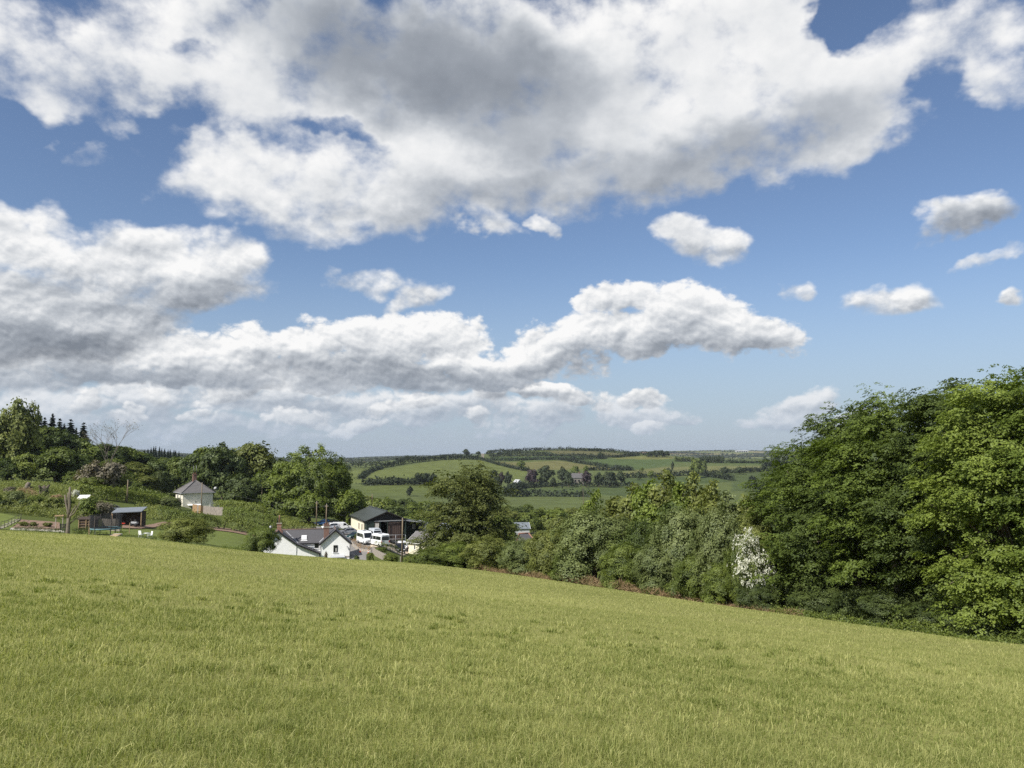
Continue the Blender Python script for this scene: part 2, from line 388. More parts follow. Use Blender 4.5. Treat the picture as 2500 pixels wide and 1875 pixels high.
pmat('ceramic_dish', (.42, .43, .43), .6, .08, 5)
pmat('sheep_wool', (.62, .59, .52), .95, .15, 10)
M = MATS

# ------------------------------------------------------------------ terrain
def vz(py):                                   # drop per metre for a pixel row at the image centre line
    b = (937.5 - py) / FPX
    return -math.tan(PITCH + math.atan(b))
def ux(px, py=1250):
    b = (937.5 - py) / FPX
    return (px - 1250.0) / FPX / (math.cos(PITCH) - b * math.sin(PITCH))
NEAR_A, NEAR_B = .128, .093                   # the meadow under the camera falls ahead and to the right
EDGE = [(-300, 80, 1268), (0, 80, 1295), (170, 80, 1304), (330, 82, 1314), (480, 86, 1331), (620, 92, 1350), (700, 96, 1357), (850, 100, 1368), (983, 106, 1377),
        (1100, 112, 1388), (1250, 103, 1404), (1440, 88, 1433), (1600, 76, 1457), (1800, 64, 1486), (2000, 54, 1513), (2250, 43, 1547), (2500, 36, 1577), (2800, 32, 1600)]
BEYOND = {
 -300: [(110, 1262), (135, 1235), (180, 1180), (230, 1150), (350, 1095), (600, 1085), (1000, 1090), (2000, 1100), (7000, 1101)],
 0: [(95, 1297), (112, 1290), (122, 1270), (132, 1250), (170, 1192), (215, 1170), (350, 1112), (600, 1105), (1000, 1108), (2000, 1108), (7000, 1101)],
 170: [(95, 1306), (112, 1301), (125, 1282), (140, 1255), (175, 1200), (215, 1180), (350, 1125), (600, 1115), (1000, 1112)],
 330: [(100, 1316), (115, 1308), (130, 1292), (150, 1270), (180, 1228), (230, 1190), (350, 1140), (600, 1135), (1000, 1118), (3000, 1108), (7000, 1101)],
 480: [(105, 1334), (125, 1322), (145, 1300), (170, 1275), (205, 1253), (220, 1247), (260, 1220), (350, 1165), (600, 1140), (1000, 1122)],
 620: [(115, 1354), (135, 1342), (160, 1312), (180, 1287), (205, 1262), (260, 1235), (350, 1190), (600, 1155), (1000, 1130), (3000, 1124), (7000, 1121)],
 700: [(118, 1363), (145, 1372), (165, 1330), (185, 1295), (205, 1278), (260, 1250), (350, 1218), (600, 1190), (1000, 1150)],
 780: [(120, 1370), (145, 1375), (165, 1320), (185, 1294), (200, 1284), (260, 1264), (400, 1228), (750, 1195), (1200, 1138)],
 850: [(122, 1375), (145, 1370), (160, 1338), (175, 1312), (190, 1297), (230, 1287), (300, 1264), (400, 1241), (600, 1222), (750, 1193), (900, 1168), (1100, 1146), (1250, 1134), (1700, 1140), (3500, 1124), (7000, 1120)],
 920: [(122, 1381), (145, 1354), (163, 1329), (188, 1314), (230, 1301), (300, 1274), (400, 1247)],
 983: [(125, 1385), (140, 1375), (160, 1359), (176, 1348), (200, 1328), (300, 1282), (400, 1252), (600, 1226), (750, 1191), (900, 1166), (1100, 1141), (1300, 1125), (1600, 1122), (2200, 1124), (3500, 1118), (7000, 1114)],
 1100: [(130, 1388), (160, 1363), (200, 1332), (300, 1292), (400, 1260), (600, 1231), (750, 1199), (900, 1171), (1150, 1140), (1400, 1114), (1700, 1118), (2200, 1124), (3500, 1117), (7000, 1112)],
 1250: [(130, 1400), (200, 1347), (300, 1301), (400, 1269), (600, 1234), (700, 1215), (900, 1189), (1100, 1160), (1300, 1138), (1500, 1116), (1750, 1101), (2200, 1118), (3500, 1114), (7000, 1108)],
 1440: [(115, 1434), (200, 1362), (400, 1273), (600, 1237), (700, 1216), (900, 1188), (1100, 1158), (1300, 1138), (1500, 1115), (1750, 1095), (2200, 1113), (3500, 1112), (7000, 1106)],
 1600: [(100, 1460), (200, 1372), (400, 1281), (600, 1241), (900, 1191), (1100, 1164), (1300, 1146), (1500, 1128), (1700, 1110), (2200, 1124), (3500, 1117), (7000, 1104)],
 1800: [(85, 1492), (200, 1387), (400, 1291), (700, 1236), (900, 1193), (1100, 1158), (1300, 1143), (1500, 1127), (1700, 1121), (2500, 1129), (4000, 1113), (7000, 1100)],
 2000: [(75, 1522), (200, 1397), (400, 1296), (700, 1239), (1000, 1181), (1300, 1148), (1600, 1126), (2500, 1129), (4000, 1113), (7000, 1101)],
 2250: [(60, 1562), (120, 1482), (200, 1402), (400, 1301), (1000, 1186), (1600, 1131), (4000, 1111), (7000, 1102)],
 2500: [(50, 1602), (120, 1492), (200, 1411), (400, 1306), (1000, 1190), (1600, 1131), (7000, 1102)],
 2800: [(45, 1625), (120, 1502), (400, 1306), (1000, 1190), (7000, 1102)],
}
LSC = .33
def _fit():
    P = []; V = []
    for px, d, py in EDGE:
        u = ux(px, py); we = vz(py) - 1.6 / d; w0 = NEAR_A + NEAR_B * u
        for q in (4.0, 10.0, 22.0, 42.0, 60.0, d):
            if q > d: continue
            P.append((u, math.log(q) * LSC)); V.append(w0 + (we - w0) * (q / d) ** 1.8)
    for px, l in BEYOND.items():
        for d, py in l:
            P.append((ux(px, py), math.log(d) * LSC)); V.append(vz(py) - 1.6 / d)
    P = np.array(P); V = np.array(V); n = len(P)
    r2 = ((P[:, None] - P[None]) ** 2).sum(2)
    K = np.where(r2 > 0, r2 * np.log(r2 + 1e-12) * .5, 0) + np.eye(n) * 2e-5
    A = np.zeros((n + 3, n + 3)); A[:n, :n] = K; A[:n, n] = 1; A[:n, n + 1:] = P; A[n, :n] = 1; A[n + 1:, :n] = P.T
    return P, np.linalg.solve(A, np.concatenate([V, np.zeros(3)]))
TPS_P, TPS_W = _fit()
def Z(x, y):
    """ground height, metres relative to the eye"""
    x = np.asarray(x, float); y = np.asarray(y, float); sh = np.broadcast(x, y).shape
    x = np.broadcast_to(x, sh).ravel(); y = np.broadcast_to(y, sh).ravel()
    yy = np.maximum(y, 4.0); u = x / yy; uc = np.clip(u, -.86, .86)
    L_ = np.log(np.clip(yy, 4, 7500)) * LSC
    w = np.empty_like(x)
    for i in range(0, len(x), 20000):
        a = uc[i:i + 20000]; b = L_[i:i + 20000]
        r2 = (a[:, None] - TPS_P[None, :, 0]) ** 2 + (b[:, None] - TPS_P[None, :, 1]) ** 2
        w[i:i + 20000] = (r2 * np.log(r2 + 1e-12) * .5) @ TPS_W[:-3] + TPS_W[-3] + a * TPS_W[-2] + b * TPS_W[-1]
    w += (u - uc) * NEAR_B * np.clip(60 / yy, 0, 1)
    far = -1.6 - w * yy
    near = -1.6 - NEAR_A * y - NEAR_B * x
    q = np.clip((yy - 2300) / 2200, 0, 1)
    far = far + q * (6 * np.sin(x / 640 + yy / 900) + 5 * np.sin(x / 270 - yy / 510 + 1.3) + 3 * np.sin(x / 130 + yy / 330))
    t = np.clip((y - 8) / 14, 0, 1); t = t * t * (3 - 2 * t)
    return (near * (1 - t) + far * t).reshape(sh)
def Z1(x, y): return float(Z(np.array([x]), np.array([y]))[0])
def at(px, d, dz=0.0):
    """the ground d metres ahead in the direction of picture column px"""
    x = ux(px, 1250) * d
    return Vector((x, d, Z1(x, d) + dz))
_D = np.concatenate([np.arange(60, 300, .5), np.exp(np.linspace(math.log(300), math.log(6900), 700))])
def hit(px, py, lo=60, hi=6900):
    """first ground point met by the sight line through a pixel"""
    D = _D[(_D >= lo) & (_D <= hi)]
    x = ux(px, py) * D; ray = -vz(py) * D; g = Z(x, D)
    k = np.argmax(g >= ray)
    if not (g >= ray).any():
        k = int(np.argmin(np.abs((g - ray) / D)))
    d = D[k]; X = ux(px, py) * d
    return Vector((X, d, Z1(X, d)))
def inpoly(x, y, poly):
    r = np.zeros(len(x), bool); n = len(poly)
    for i in range(n):
        x1, y1 = poly[i][:2]; x2, y2 = poly[(i + 1) % n][:2]
        if y1 == y2: continue
        c = ((y1 > y) != (y2 > y)) & (x < (x2 - x1) * (y - y1) / (y2 - y1) + x1)
        r ^= c
    return r
FIELDS = [  # picture outline, crop or pasture colour; lower fields painted darker as cloud shadow
 ([(868, 1180), (890, 1158), (940, 1146), (1060, 1126), (1170, 1123), (1240, 1142), (1292, 1151), (1260, 1178), (1100, 1178), (1000, 1170)], (.135, .160, .045)),
 ([(850, 1148), (935, 1145), (900, 1152), (870, 1180), (850, 1180)], (.135, .160, .045)),
 ([(880, 1206), (890, 1188), (1010, 1183), (1080, 1188), (1080, 1208)], (.110, .135, .038)),
 ([(1200, 1126), (1365, 1125), (1480, 1142), (1535, 1149), (1300, 1149), (1240, 1140)], (.155, .150, .055)),
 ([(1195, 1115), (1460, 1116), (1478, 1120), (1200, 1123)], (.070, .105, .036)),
 ([(1210, 1113), (1250, 1108), (1350, 1110), (1300, 1113)], (.105, .115, .042)),
 ([(1330, 1101), (1450, 1102), (1555, 1111), (1510, 1117), (1460, 1114), (1360, 1110)], (.125, .122, .052)),
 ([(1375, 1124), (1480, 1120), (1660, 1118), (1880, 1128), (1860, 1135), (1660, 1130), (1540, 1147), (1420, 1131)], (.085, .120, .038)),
 ([(1540, 1115), (1650, 1115), (1650, 1121), (1490, 1121)], (.165, .170, .055)),
 ([(1540, 1150), (1620, 1140), (1860, 1138), (1850, 1148), (1720, 1152), (1580, 1158), (1520, 1164), (1480, 1158)], (.155, .160, .058)),
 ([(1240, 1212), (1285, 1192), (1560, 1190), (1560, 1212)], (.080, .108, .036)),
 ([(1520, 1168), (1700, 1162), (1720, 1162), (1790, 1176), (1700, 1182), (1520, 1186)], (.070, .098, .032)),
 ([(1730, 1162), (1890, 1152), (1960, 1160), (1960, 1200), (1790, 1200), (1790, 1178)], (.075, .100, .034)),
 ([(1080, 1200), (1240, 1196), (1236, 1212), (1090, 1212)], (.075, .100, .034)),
]
def build_ground():
    us = np.concatenate([np.linspace(-1.6, -.78, 16), np.linspace(-.75, .75, 301), np.linspace(.78, 1.6, 16)])
    ys = np.concatenate([np.arange(-60, 5, 3.0), np.arange(5, 60, 1.0), np.arange(60, 100, .8), np.arange(100, 240, 1.2), np.arange(240, 500, 5.0),
                         np.arange(500, 2000, 9.0), np.exp(np.linspace(math.log(2000), math.log(7000), 46))])
    Y, U = np.meshgrid(ys, us, indexing='ij')
    X = U * np.maximum(Y, 55.0)
    Zg = Z(X, Y)
    nr, nc = X.shape
    vs = np.stack([X, Y, Zg], -1).reshape(-1, 3)
    i = np.arange(nr * nc).reshape(nr, nc)
    fs = np.stack([i[:-1, :-1], i[:-1, 1:], i[1:, 1:], i[1:, :-1]], -1).reshape(-1, 4)
    me = bpy.data.meshes.new('ground')
    fast_mesh(me, vs, fs)
    me.polygons.foreach_set('use_smooth', np.ones(len(fs), bool))
    x, y = vs[:, 0], vs[:, 1]
    col = np.empty((len(vs), 4), np.float32); col[:] = (.24, .24, .075, 1)
    far = y > 400
    col[far] = (.085, .105, .034, 1)
    mid = (y > 108) & (y <= 400); col[mid] = (.085, .105, .026, 1)
    vf = y > 2000
    k = np.floor(x / 190 + 3 * np.sin(y / 400)) * 7.13 + np.floor(y / (260 + y * .03)) * 3.71
    rnd = np.modf(np.abs(np.sin(k) * 437.58))[0]
    pal = np.array([(.085, .115, .04), (.13, .145, .05), (.20, .18, .08), (.10, .12, .045), (.22, .15, .10), (.15, .16, .06)])
    col[vf, :3] = pal[(rnd[vf] * 6).astype(int) % 6]
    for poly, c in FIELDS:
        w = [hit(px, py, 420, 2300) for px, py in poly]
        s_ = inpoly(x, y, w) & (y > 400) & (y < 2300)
        col[s_, :3] = np.array(c) * .80  # every listed field dimmed alike, cloud shade put into the colour
    a = me.color_attributes.new('zone', 'FLOAT_COLOR', 'POINT'); a.data.foreach_set('color', col.ravel())
    m, nt, N, L, out = nodes_of('ground_grass')
    p = N.new('ShaderNodeBsdfPrincipled'); p.inputs['Roughness'].default_value = .95; p.inputs['Specular IOR Level'].default_value = .1; L.new(p.outputs[0], out.inputs[0])
    at_ = N.new('ShaderNodeAttribute'); at_.attribute_name = 'zone'
    tc = N.new('ShaderNodeTexCoord')
    n1 = N.new('ShaderNodeTexNoise'); n1.inputs['Scale'].default_value = .06; n1.inputs['Detail'].default_value = 9; n1.inputs['Roughness'].default_value = .68; L.new(tc.outputs['Object'], n1.inputs['Vector'])
    mr = N.new('ShaderNodeMapRange'); L.new(n1.outputs['Fac'], mr.inputs[0]); mr.inputs[1].default_value = .3; mr.inputs[2].default_value = .7; mr.inputs[3].default_value = .72; mr.inputs[4].default_value = 1.28
    hs = N.new('ShaderNodeHueSaturation'); L.new(at_.outputs['Color'], hs.inputs['Color']); L.new(mr.outputs[0], hs.inputs['Value'])
    L.new(hs.outputs[0], p.inputs['Base Color'])
    n2 = N.new('ShaderNodeTexNoise'); n2.inputs['Scale'].default_value = 6; n2.inputs['Detail'].default_value = 4; L.new(tc.outputs['Object'], n2.inputs['Vector'])
    b = N.new('ShaderNodeBump'); b.inputs['Strength'].default_value = .5; b.inputs['Distance'].default_value = .1; L.new(n2.outputs['Fac'], b.inputs['Height']); L.new(b.outputs[0], p.inputs['Normal'])
    me.materials.append(m)
    o = link('ground', me); tag(o, kind='structure')
    return o
def fast_mesh(me, vs, fs):
    vs = np.asarray(vs, np.float32); fs = np.asarray(fs, np.int32); k = fs.shape[1]
    me.vertices.add(len(vs)); me.vertices.foreach_set('co', vs.ravel())
    me.loops.add(fs.size); me.loops.foreach_set('vertex_index', fs.ravel())
    me.polygons.add(len(fs)); me.polygons.foreach_set('loop_start', np.arange(0, fs.size, k, dtype=np.int32))
    me.polygons.foreach_set('loop_total', np.full(len(fs), k, np.int32))
    me.update(calc_edges=True)
def sheet(name, left, right, mat, n=24, mcols=8, dz=.05, kind='structure', label=None, cat=None):
    """a strip of ground cover lofted between two edges (lists of world xy) and laid on the terrain"""
    def resample(p, n):
        p = np.array([(q[0], q[1]) for q in p], float); s = np.concatenate([[0], np.cumsum(np.linalg.norm(np.diff(p, axis=0), axis=1))])
        t = np.linspace(0, s[-1], n); return np.stack([np.interp(t, s, p[:, 0]), np.interp(t, s, p[:, 1])], 1)
    a = resample(left, n); b = resample(right, n)
    t = np.linspace(0, 1, mcols)[None, :, None]
    g = a[:, None] * (1 - t) + b[:, None] * t
    g += rng.normal(0, .06, g.shape)
    z = Z(g[..., 0], g[..., 1]) + dz
    vs = np.concatenate([g, z[..., None]], -1).reshape(-1, 3)
    i = np.arange(n * mcols).reshape(n, mcols)
    fs = np.stack([i[:-1, :-1], i[:-1, 1:], i[1:, 1:], i[1:, :-1]], -1).reshape(-1, 4)
    me = bpy.data.meshes.new(name); fast_mesh(me, vs, fs)
    bm = bmesh.new(); bm.from_mesh(me); bmesh.ops.recalc_face_normals(bm, faces=bm.faces)
    if sum(f.normal.z for f in bm.faces) < 0: bmesh.ops.reverse_faces(bm, faces=bm.faces)
    bm.to_mesh(me); bm.free()
    me.polygons.foreach_set('use_smooth', np.ones(len(fs), bool)); me.materials.append(mat)
    return tag(link(name, me), label, cat, kind=kind)
ground = build_ground()
#MARK_TERRAIN

# ================================================================== vegetation
def nrm(a): return a / np.maximum(np.linalg.norm(a, axis=-1, keepdims=True), 1e-9)
def rand_dir(g, n):
    return nrm(g.normal(size=(n, 3)))
def leaf_arrays(C, Nn, ln, wd, g, T=None):
    """one pointed four-cornered leaf per centre; T: direction of the midrib"""
    n = len(C)
    if T is None: T = rand_dir(g, n)
    T = nrm(T - Nn * (T * Nn).sum(1, keepdims=True)); B = np.cross(Nn, T)
    ln = np.broadcast_to(np.asarray(ln, float), (n,))[:, None]; wd = np.broadcast_to(np.asarray(wd, float), (n,))[:, None]
    v = np.stack([C - T * ln * .5, C + B * wd * .5 - Nn * wd * .12, C + T * ln * .5, C - B * wd * .5 - Nn * wd * .12], 1)
    return v.reshape(-1, 3)
def leaf_mesh(name, V, tint, mat):
    n = len(V) // 4
    me = bpy.data.meshes.new(name); fast_mesh(me, V, np.arange(n * 4).reshape(n, 4))
    a = me.attributes.new('tint', 'FLOAT', 'POINT'); a.data.foreach_set('value', np.repeat(np.clip(tint, 0, 1), 4).astype(np.float32))
    me.materials.append(mat)
    return me
def clumps(g, cen, nor, rad, per, flat=.35, leaf=.12, asp=.6, spread=.55, tint0=None):
    """leaf clumps: centres, facing, radius -> leaf corner array and tints"""
    k = len(cen)
    rad = np.broadcast_to(np.asarray(rad, float), (k,))
    a = nrm(np.cross(nor, rand_dir(g, k))); b = np.cross(nor, a)
    o = np.clip(g.normal(size=(k, per, 3)), -1.9, 1.9) * .5
    c = cen[:, None] + (a[:, None] * o[..., :1] + b[:, None] * o[..., 1:2]) * rad[:, None, None] + nor[:, None] * (o[..., 2:] - .35 * (o[..., :1] ** 2 + o[..., 1:2] ** 2)) * rad[:, None, None] * flat
    c = c.reshape(-1, 3)
    nn = nrm(np.repeat(nor, per, 0) + rand_dir(g, k * per) * spread)
    s = leaf * g.uniform(.65, 1.35, k * per)
    t = np.repeat(g.uniform(.12, .78, k) if tint0 is None else tint0, per) + g.normal(0, .09, k * per)
    return leaf_arrays(c, nn, s, s * asp, g), t
def crown_points(g, ells, k, depth=.30, up=.35, below=-.55, rough=.14):
    """clump centres over a set of ellipsoids, mostly near their outer skin"""
    E = np.array(ells, float); area = (E[:, 3] * E[:, 4] + E[:, 4] * E[:, 5] + E[:, 3] * E[:, 5])
    idx = g.choice(len(E), k, p=area / area.sum())
    d = rand_dir(g, k); d[:, 2] = np.where(d[:, 2] < below, -d[:, 2] * .4, d[:, 2])
    d = nrm(d)
    # lumpy skin
    ph = g.uniform(0, 6.28, (4, 3)); fr = g.uniform(2.0, 5.0, (4, 3))
    lump = sum(np.sin((d * fr[i]).sum(1) * 2 + ph[i, 0] + idx * 1.7) for i in range(4)) / 4
    r = 1 - np.abs(g.normal(0, depth, k)) + rough * lump
    r = np.clip(r, .25, 1.15)
    c = E[idx, :3] + d * E[idx, 3:] * r[:, None]
    n = nrm(d / E[idx, 3:] * E[idx, 3:].mean(1, keepdims=True) * .9 + np.array([0, 0, up]))
    # keep only what is not deep inside another mass
    keep = np.ones(k, bool)
    for j in range(len(E)):
        q = (((c - E[j, :3]) / E[j, 3:]) ** 2).sum(1)
        keep &= (q > .22) | (idx == j)
    return c[keep], n[keep]
def boughs(g, ells, kb, sub, rb, depth=.16, up=.35, below=-.6, rough=.16, dome=.5, thick=.28):
    """clumps grouped into domed boughs, so that crowns break into lit tops and dark gaps"""
    c, n = crown_points(g, ells, kb, depth, up, below, rough)
    k = len(c); R_ = rb * g.uniform(.65, 1.3, k)
    a = nrm(np.cross(n, rand_dir(g, k))); b = np.cross(n, a)
    o = g.normal(size=(k, sub, 3)); o[..., :2] *= .52
    q = (o[..., :2] ** 2).sum(-1, keepdims=True)
    C = c[:, None] + (a[:, None] * o[..., :1] + b[:, None] * o[..., 1:2]) * R_[:, None, None] + n[:, None] * (o[..., 2:] * thick - dome * q) * R_[:, None, None]
    N_ = nrm(n[:, None] + (a[:, None] * o[..., :1] + b[:, None] * o[..., 1:2]) * .9)
    return C.reshape(-1, 3), N_.reshape(-1, 3), np.repeat(g.uniform(.22, .68, k), sub)
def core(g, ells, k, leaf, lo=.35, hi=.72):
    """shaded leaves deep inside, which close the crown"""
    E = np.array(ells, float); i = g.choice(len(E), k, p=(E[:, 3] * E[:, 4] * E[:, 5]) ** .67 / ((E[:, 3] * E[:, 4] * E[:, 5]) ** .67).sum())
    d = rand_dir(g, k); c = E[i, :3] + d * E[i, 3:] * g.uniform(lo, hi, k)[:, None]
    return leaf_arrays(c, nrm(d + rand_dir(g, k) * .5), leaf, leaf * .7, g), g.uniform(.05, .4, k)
def make_crown(name, mat, ells, k, per, rad, leaf, seed, asp=.6, flat=.45, depth=.16, up=.35, spread=.38, rough=.16, sub=7, rb=None, ncore=None):
    g = np.random.default_rng(seed)
    c, n, t0 = boughs(g, ells, max(k // sub, 8), sub, rb or rad * 1.9, depth, up, rough=rough)
    V, t = clumps(g, c, n, rad * g.uniform(.6, 1.3, len(c)), per, flat, leaf, asp, spread, t0 + g.normal(0, .08, len(c)))
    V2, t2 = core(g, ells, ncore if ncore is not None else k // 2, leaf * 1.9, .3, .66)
    return leaf_mesh(name, np.concatenate([V, V2]), np.concatenate([t, t2]), mat)
def sprays(g, base, out, length, per, leaf, droop=.35, width=.32):
    """beech-like flat sprays: leaves along a drooping shoot, held level"""
    k = len(base)
    o = nrm(out * np.array([1, 1, .55])); side = nrm(np.cross(o, np.array([0, 0, 1.0]))); 
    t = g.uniform(0, 1, (k, per)) ** .8; w = g.normal(0, 1, (k, per)) * width * (1 - .55 * t)
    length = np.broadcast_to(np.asarray(length, float), (k,))
    L_ = length[:, None]
    z = .12 * L_ * np.sin(t * 2.6) - droop * L_ * t ** 2 + g.normal(0, .035, (k, per))
    c = base[:, None] + o[:, None] * (t * L_)[..., None] + side[:, None] * (w * L_)[..., None] + np.array([0, 0, 1.0]) * z[..., None]
    c = c.reshape(-1, 3)
    nn = np.repeat(nrm(np.array([0, 0, 1.0]) + o * .55), per, 0); nn = nrm(nn + rand_dir(g, k * per) * .42)
    T = nrm(np.repeat(o, per, 0) + np.repeat(side, per, 0) * np.sign(w).reshape(-1, 1) * .8)
    s = leaf * g.uniform(.7, 1.3, k * per)
    tint = np.repeat(g.uniform(.15, .70, k), per) + g.normal(0, .12, k * per) + (t.ravel() - .5) * .22
    return leaf_arrays(c, nn, s, s * .62, g, T), tint
def make_spray_crown(name, mat, ells, kb, sub, per, length, leaf, seed, droop=.35, depth=.17, below=-.8, rough=.14, size=(1.25, .95), ncore=2200):
    """level boughs of sprays, one above another, with shade between them"""
    g = np.random.default_rng(seed)
    c, n = crown_points(g, ells, kb, depth, .0, below, rough); k = len(c)
    o = nrm(n * np.array([1, 1, .25]) + np.array([0, 0, 1e-3])); sd = nrm(np.cross(o, np.array([0, 0, 1.0])))
    sc = g.uniform(.6, 1.35, k)[:, None]
    a = g.uniform(-1.0, .75, (k, sub)) * size[0] * sc; b = g.normal(0, .55, (k, sub)) * size[1] * sc; v = g.normal(0, .20, (k, sub)) - .16 * np.maximum(a, 0) ** 2 - .20 * b ** 2 + .10 * a
    C = c[:, None] + o[:, None] * a[..., None] + sd[:, None] * b[..., None] + np.array([0, 0, 1.0]) * v[..., None]
    O = nrm(o[:, None] + sd[:, None] * (b / size[1])[..., None] * .7 + g.normal(0, .2, (k, sub, 3)))
    V, t = sprays(g, C.reshape(-1, 3), O.reshape(-1, 3), length * g.uniform(.6, 1.3, k * sub), per, leaf, droop)
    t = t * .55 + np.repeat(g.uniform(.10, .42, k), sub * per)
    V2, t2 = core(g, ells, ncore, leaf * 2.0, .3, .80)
    return leaf_mesh(name, np.concatenate([V, V2]), np.concatenate([t, t2]), mat)
def make_trunk(name, mat, h, r, limbs, seed, lean=(0, 0), fork=.35):
    """tapered trunk with limbs that reach for the given points"""
    rr = random.Random(seed); mb = MB()
    pts = [Vector((lean[0] * t * t * h + rr.uniform(-.02, .02) * h * (t > 0), lean[1] * t * t * h + rr.uniform(-.02, .02) * h * (t > 0), t * h - .35 * (t == 0))) for t in (0, .12, .3, .5, .72, 1)]
    mb.tube(pts, [r * 1.35, r * 1.02, r * .9, r * .72, r * .45, r * .12], 9)
    for tip in limbs:
        f = rr.uniform(fork, .8); i = min(int(f * 5), 4); s = pts[i].lerp(pts[i + 1], f * 5 - i) if i < 5 else pts[5]
        tip = Vector(tip); m1 = s.lerp(tip, .45) + Vector((rr.uniform(-.1, .1) * h * .3, rr.uniform(-.1, .1) * h * .3, .06 * h * rr.random()))
        r0 = r * (.62 - .4 * f)
        mb.tube([s, m1, tip], [r0, r0 * .6, r0 * .15], 6)
    me = mb.mesh(name); me.materials.append(mat); return me
def limb_tips(ells, seed, n):
    rr = random.Random(seed); out = []
    for i in range(n):
        e = ells[i % len(ells)]; a = rr.uniform(0, 6.28); q = rr.uniform(.45, .8)
        out.append((e[0] + e[3] * q * math.cos(a), e[1] + e[4] * q * math.sin(a), e[2] + e[5] * rr.uniform(-.2, .6)))
    return out

KIND = {}          # kind -> (crown mesh, trunk mesh, height, width)
def kind(key, ells, crown, trunk_mat, r, limbs=8, seed=1, th=.86, lean=(0, 0), fork=.3):
    E = np.array(ells); top = (E[:, 2] + E[:, 5]).max(); wid = (E[:, 0] + E[:, 3]).max() - (E[:, 0] - E[:, 3]).min()
    KIND[key] = (crown, make_trunk('trunk', M[trunk_mat], top * th, r, limb_tips(ells, seed, limbs), seed, lean, fork), top, wid)
def lobes(h, w, n, seed, base=.25, squash=1.0):
    """a broad crown: one core and several bulging lobes"""
    rr = random.Random(seed); e = [(0, 0, h * (base + 1) / 2, w * .36, w * .36, h * (1 - base) * .46)]
    for i in range(n):
        a = 6.28 * i / n + rr.uniform(-.4, .4); q = rr.uniform(.20, .33) * w; z = h * rr.uniform(base + .12, .80)
        s = rr.uniform(.19, .27) * w
        e.append((q * math.cos(a), q * math.sin(a), z, s, s, s * rr.uniform(.7, .95) * squash))
    e.append((rr.uniform(-.1, .1) * w, rr.uniform(-.1, .1) * w, h * .84, w * .2, w * .2, h * .16))
    return e
# near beeches on the right (metres as built: 15 m tall, 11 m wide)
for j in range(2):
    E = [(0, 0, 7.4, 4.9, 4.9, 7.4), (0, 0, 12.2, 3.0, 3.0, 3.2)]
    rr = random.Random(40 + j)
    for i in range(13):
        a = i * 2.4 + j; q = rr.uniform(2.2, 3.8); z = rr.uniform(2.2, 11.5); q *= 1 - max(0, z - 8) * .09
        E.append((q * math.cos(a), q * math.sin(a), z, rr.uniform(1.7, 2.5), rr.uniform(1.7, 2.5), rr.uniform(1.4, 2.1)))
    kind('beech%d' % j, E, make_spray_crown('crown', M['beech_leaf'], E, 400, 13, 22, .80, .162, 50 + j, .34, size=(.95, .80), ncore=4200), 'bark', .34, 14, 3 + j)
# big loose tree at the hedge end, drooping
E = lobes(14.0, 13.5, 12, 61, .0, .95) + [(0, 0, 6.5, 5.0, 5.0, 6.0)] + [(3.6 * math.cos(a), 3.6 * math.sin(a), 2.8, 2.6, 2.6, 2.2) for a in (0.5, 1.9, 3.3, 4.6, 5.7)]
kind('loose', E, make_spray_crown('crown', M['olive_leaf'], E, 430, 12, 14, .9, .24, 62, .50, size=(.90, .85), ncore=5200), 'bark', .32, 12, 9)
# hedge shrubs
for j in range(3):
    rr = random.Random(70 + j); E = [(0, 0, 2.3, 2.35, 2.35, 2.5)]
    for i in range(9):
        a = i * 2.2 + j; z = rr.uniform(.8, 3.8); q = rr.uniform(.9, 1.7) * (1 - max(0, z - 2.4) * .3)
        E.append((q * math.cos(a), q * math.sin(a), z, rr.uniform(.8, 1.25), rr.uniform(.8, 1.25), rr.uniform(.7, 1.1)))
    kind('shrub%d' % j, E, make_crown('crown', M['grey_leaf'], E, 1400, 30, .34, .115, 80 + j, .62, .5, spread=.28, sub=6, rb=.5, rough=.2, ncore=1600), 'bark', .09, 9, 20 + j, .7, fork=.05)
# slim young trees
for j in range(2):
    E = [(0, 0, 5.2, 1.5, 1.5, 3.4), (.5, .2, 7.4, .9, .9, 2.0), (-.6, -.3, 3.6, 1.6, 1.6, 1.7), (.8, -.5, 4.4, 1.3, 1.3, 1.6), (-.3, .6, 6.2, 1.2, 1.2, 1.6), (-.2, 0, 8.6, .5, .5, 1.2)]
    kind('slim%d' % j, E, make_crown('crown', M['olive_leaf'], E, 760, 12, .44, .25, 90 + j, .6, .5, .25, .4, .55, .3, sub=6, rb=.6, ncore=150), 'bark', .11, 12, 30 + j, .98)
E = [(0, 0, 4.0, 1.0, 1.0, 2.0), (.5, 0, 6.0, .8, .8, 1.5), (-.9, .3, 4.6, .6, .6, 1.5), (1.2, -.2, 7.4, .35, .35, 1.4), (.2, .4, 2.2, 1.0, 1.0, 1.2)]
kind('sapling', E, make_crown('crown', M['fresh_leaf'], E, 240, 13, .40, .24, 95, .65, .5, .35, .4, .8, .3, sub=4, rb=.45, ncore=10), 'bark', .10, 10, 35, .95)
# middle-distance broadleaves
for j in range(4):
    E = lobes(12.0, 11.5 - j * .8, 10 + j, 100 + j, [.05, .12, .0, .16][j])
    kind('broad%d' % j, E, make_crown('crown', M['oak_leaf'], E, 1150, 10, .78, .54, 110 + j, .65, .5, sub=8, rb=1.4), 'bark', .3, 9, 40 + j)
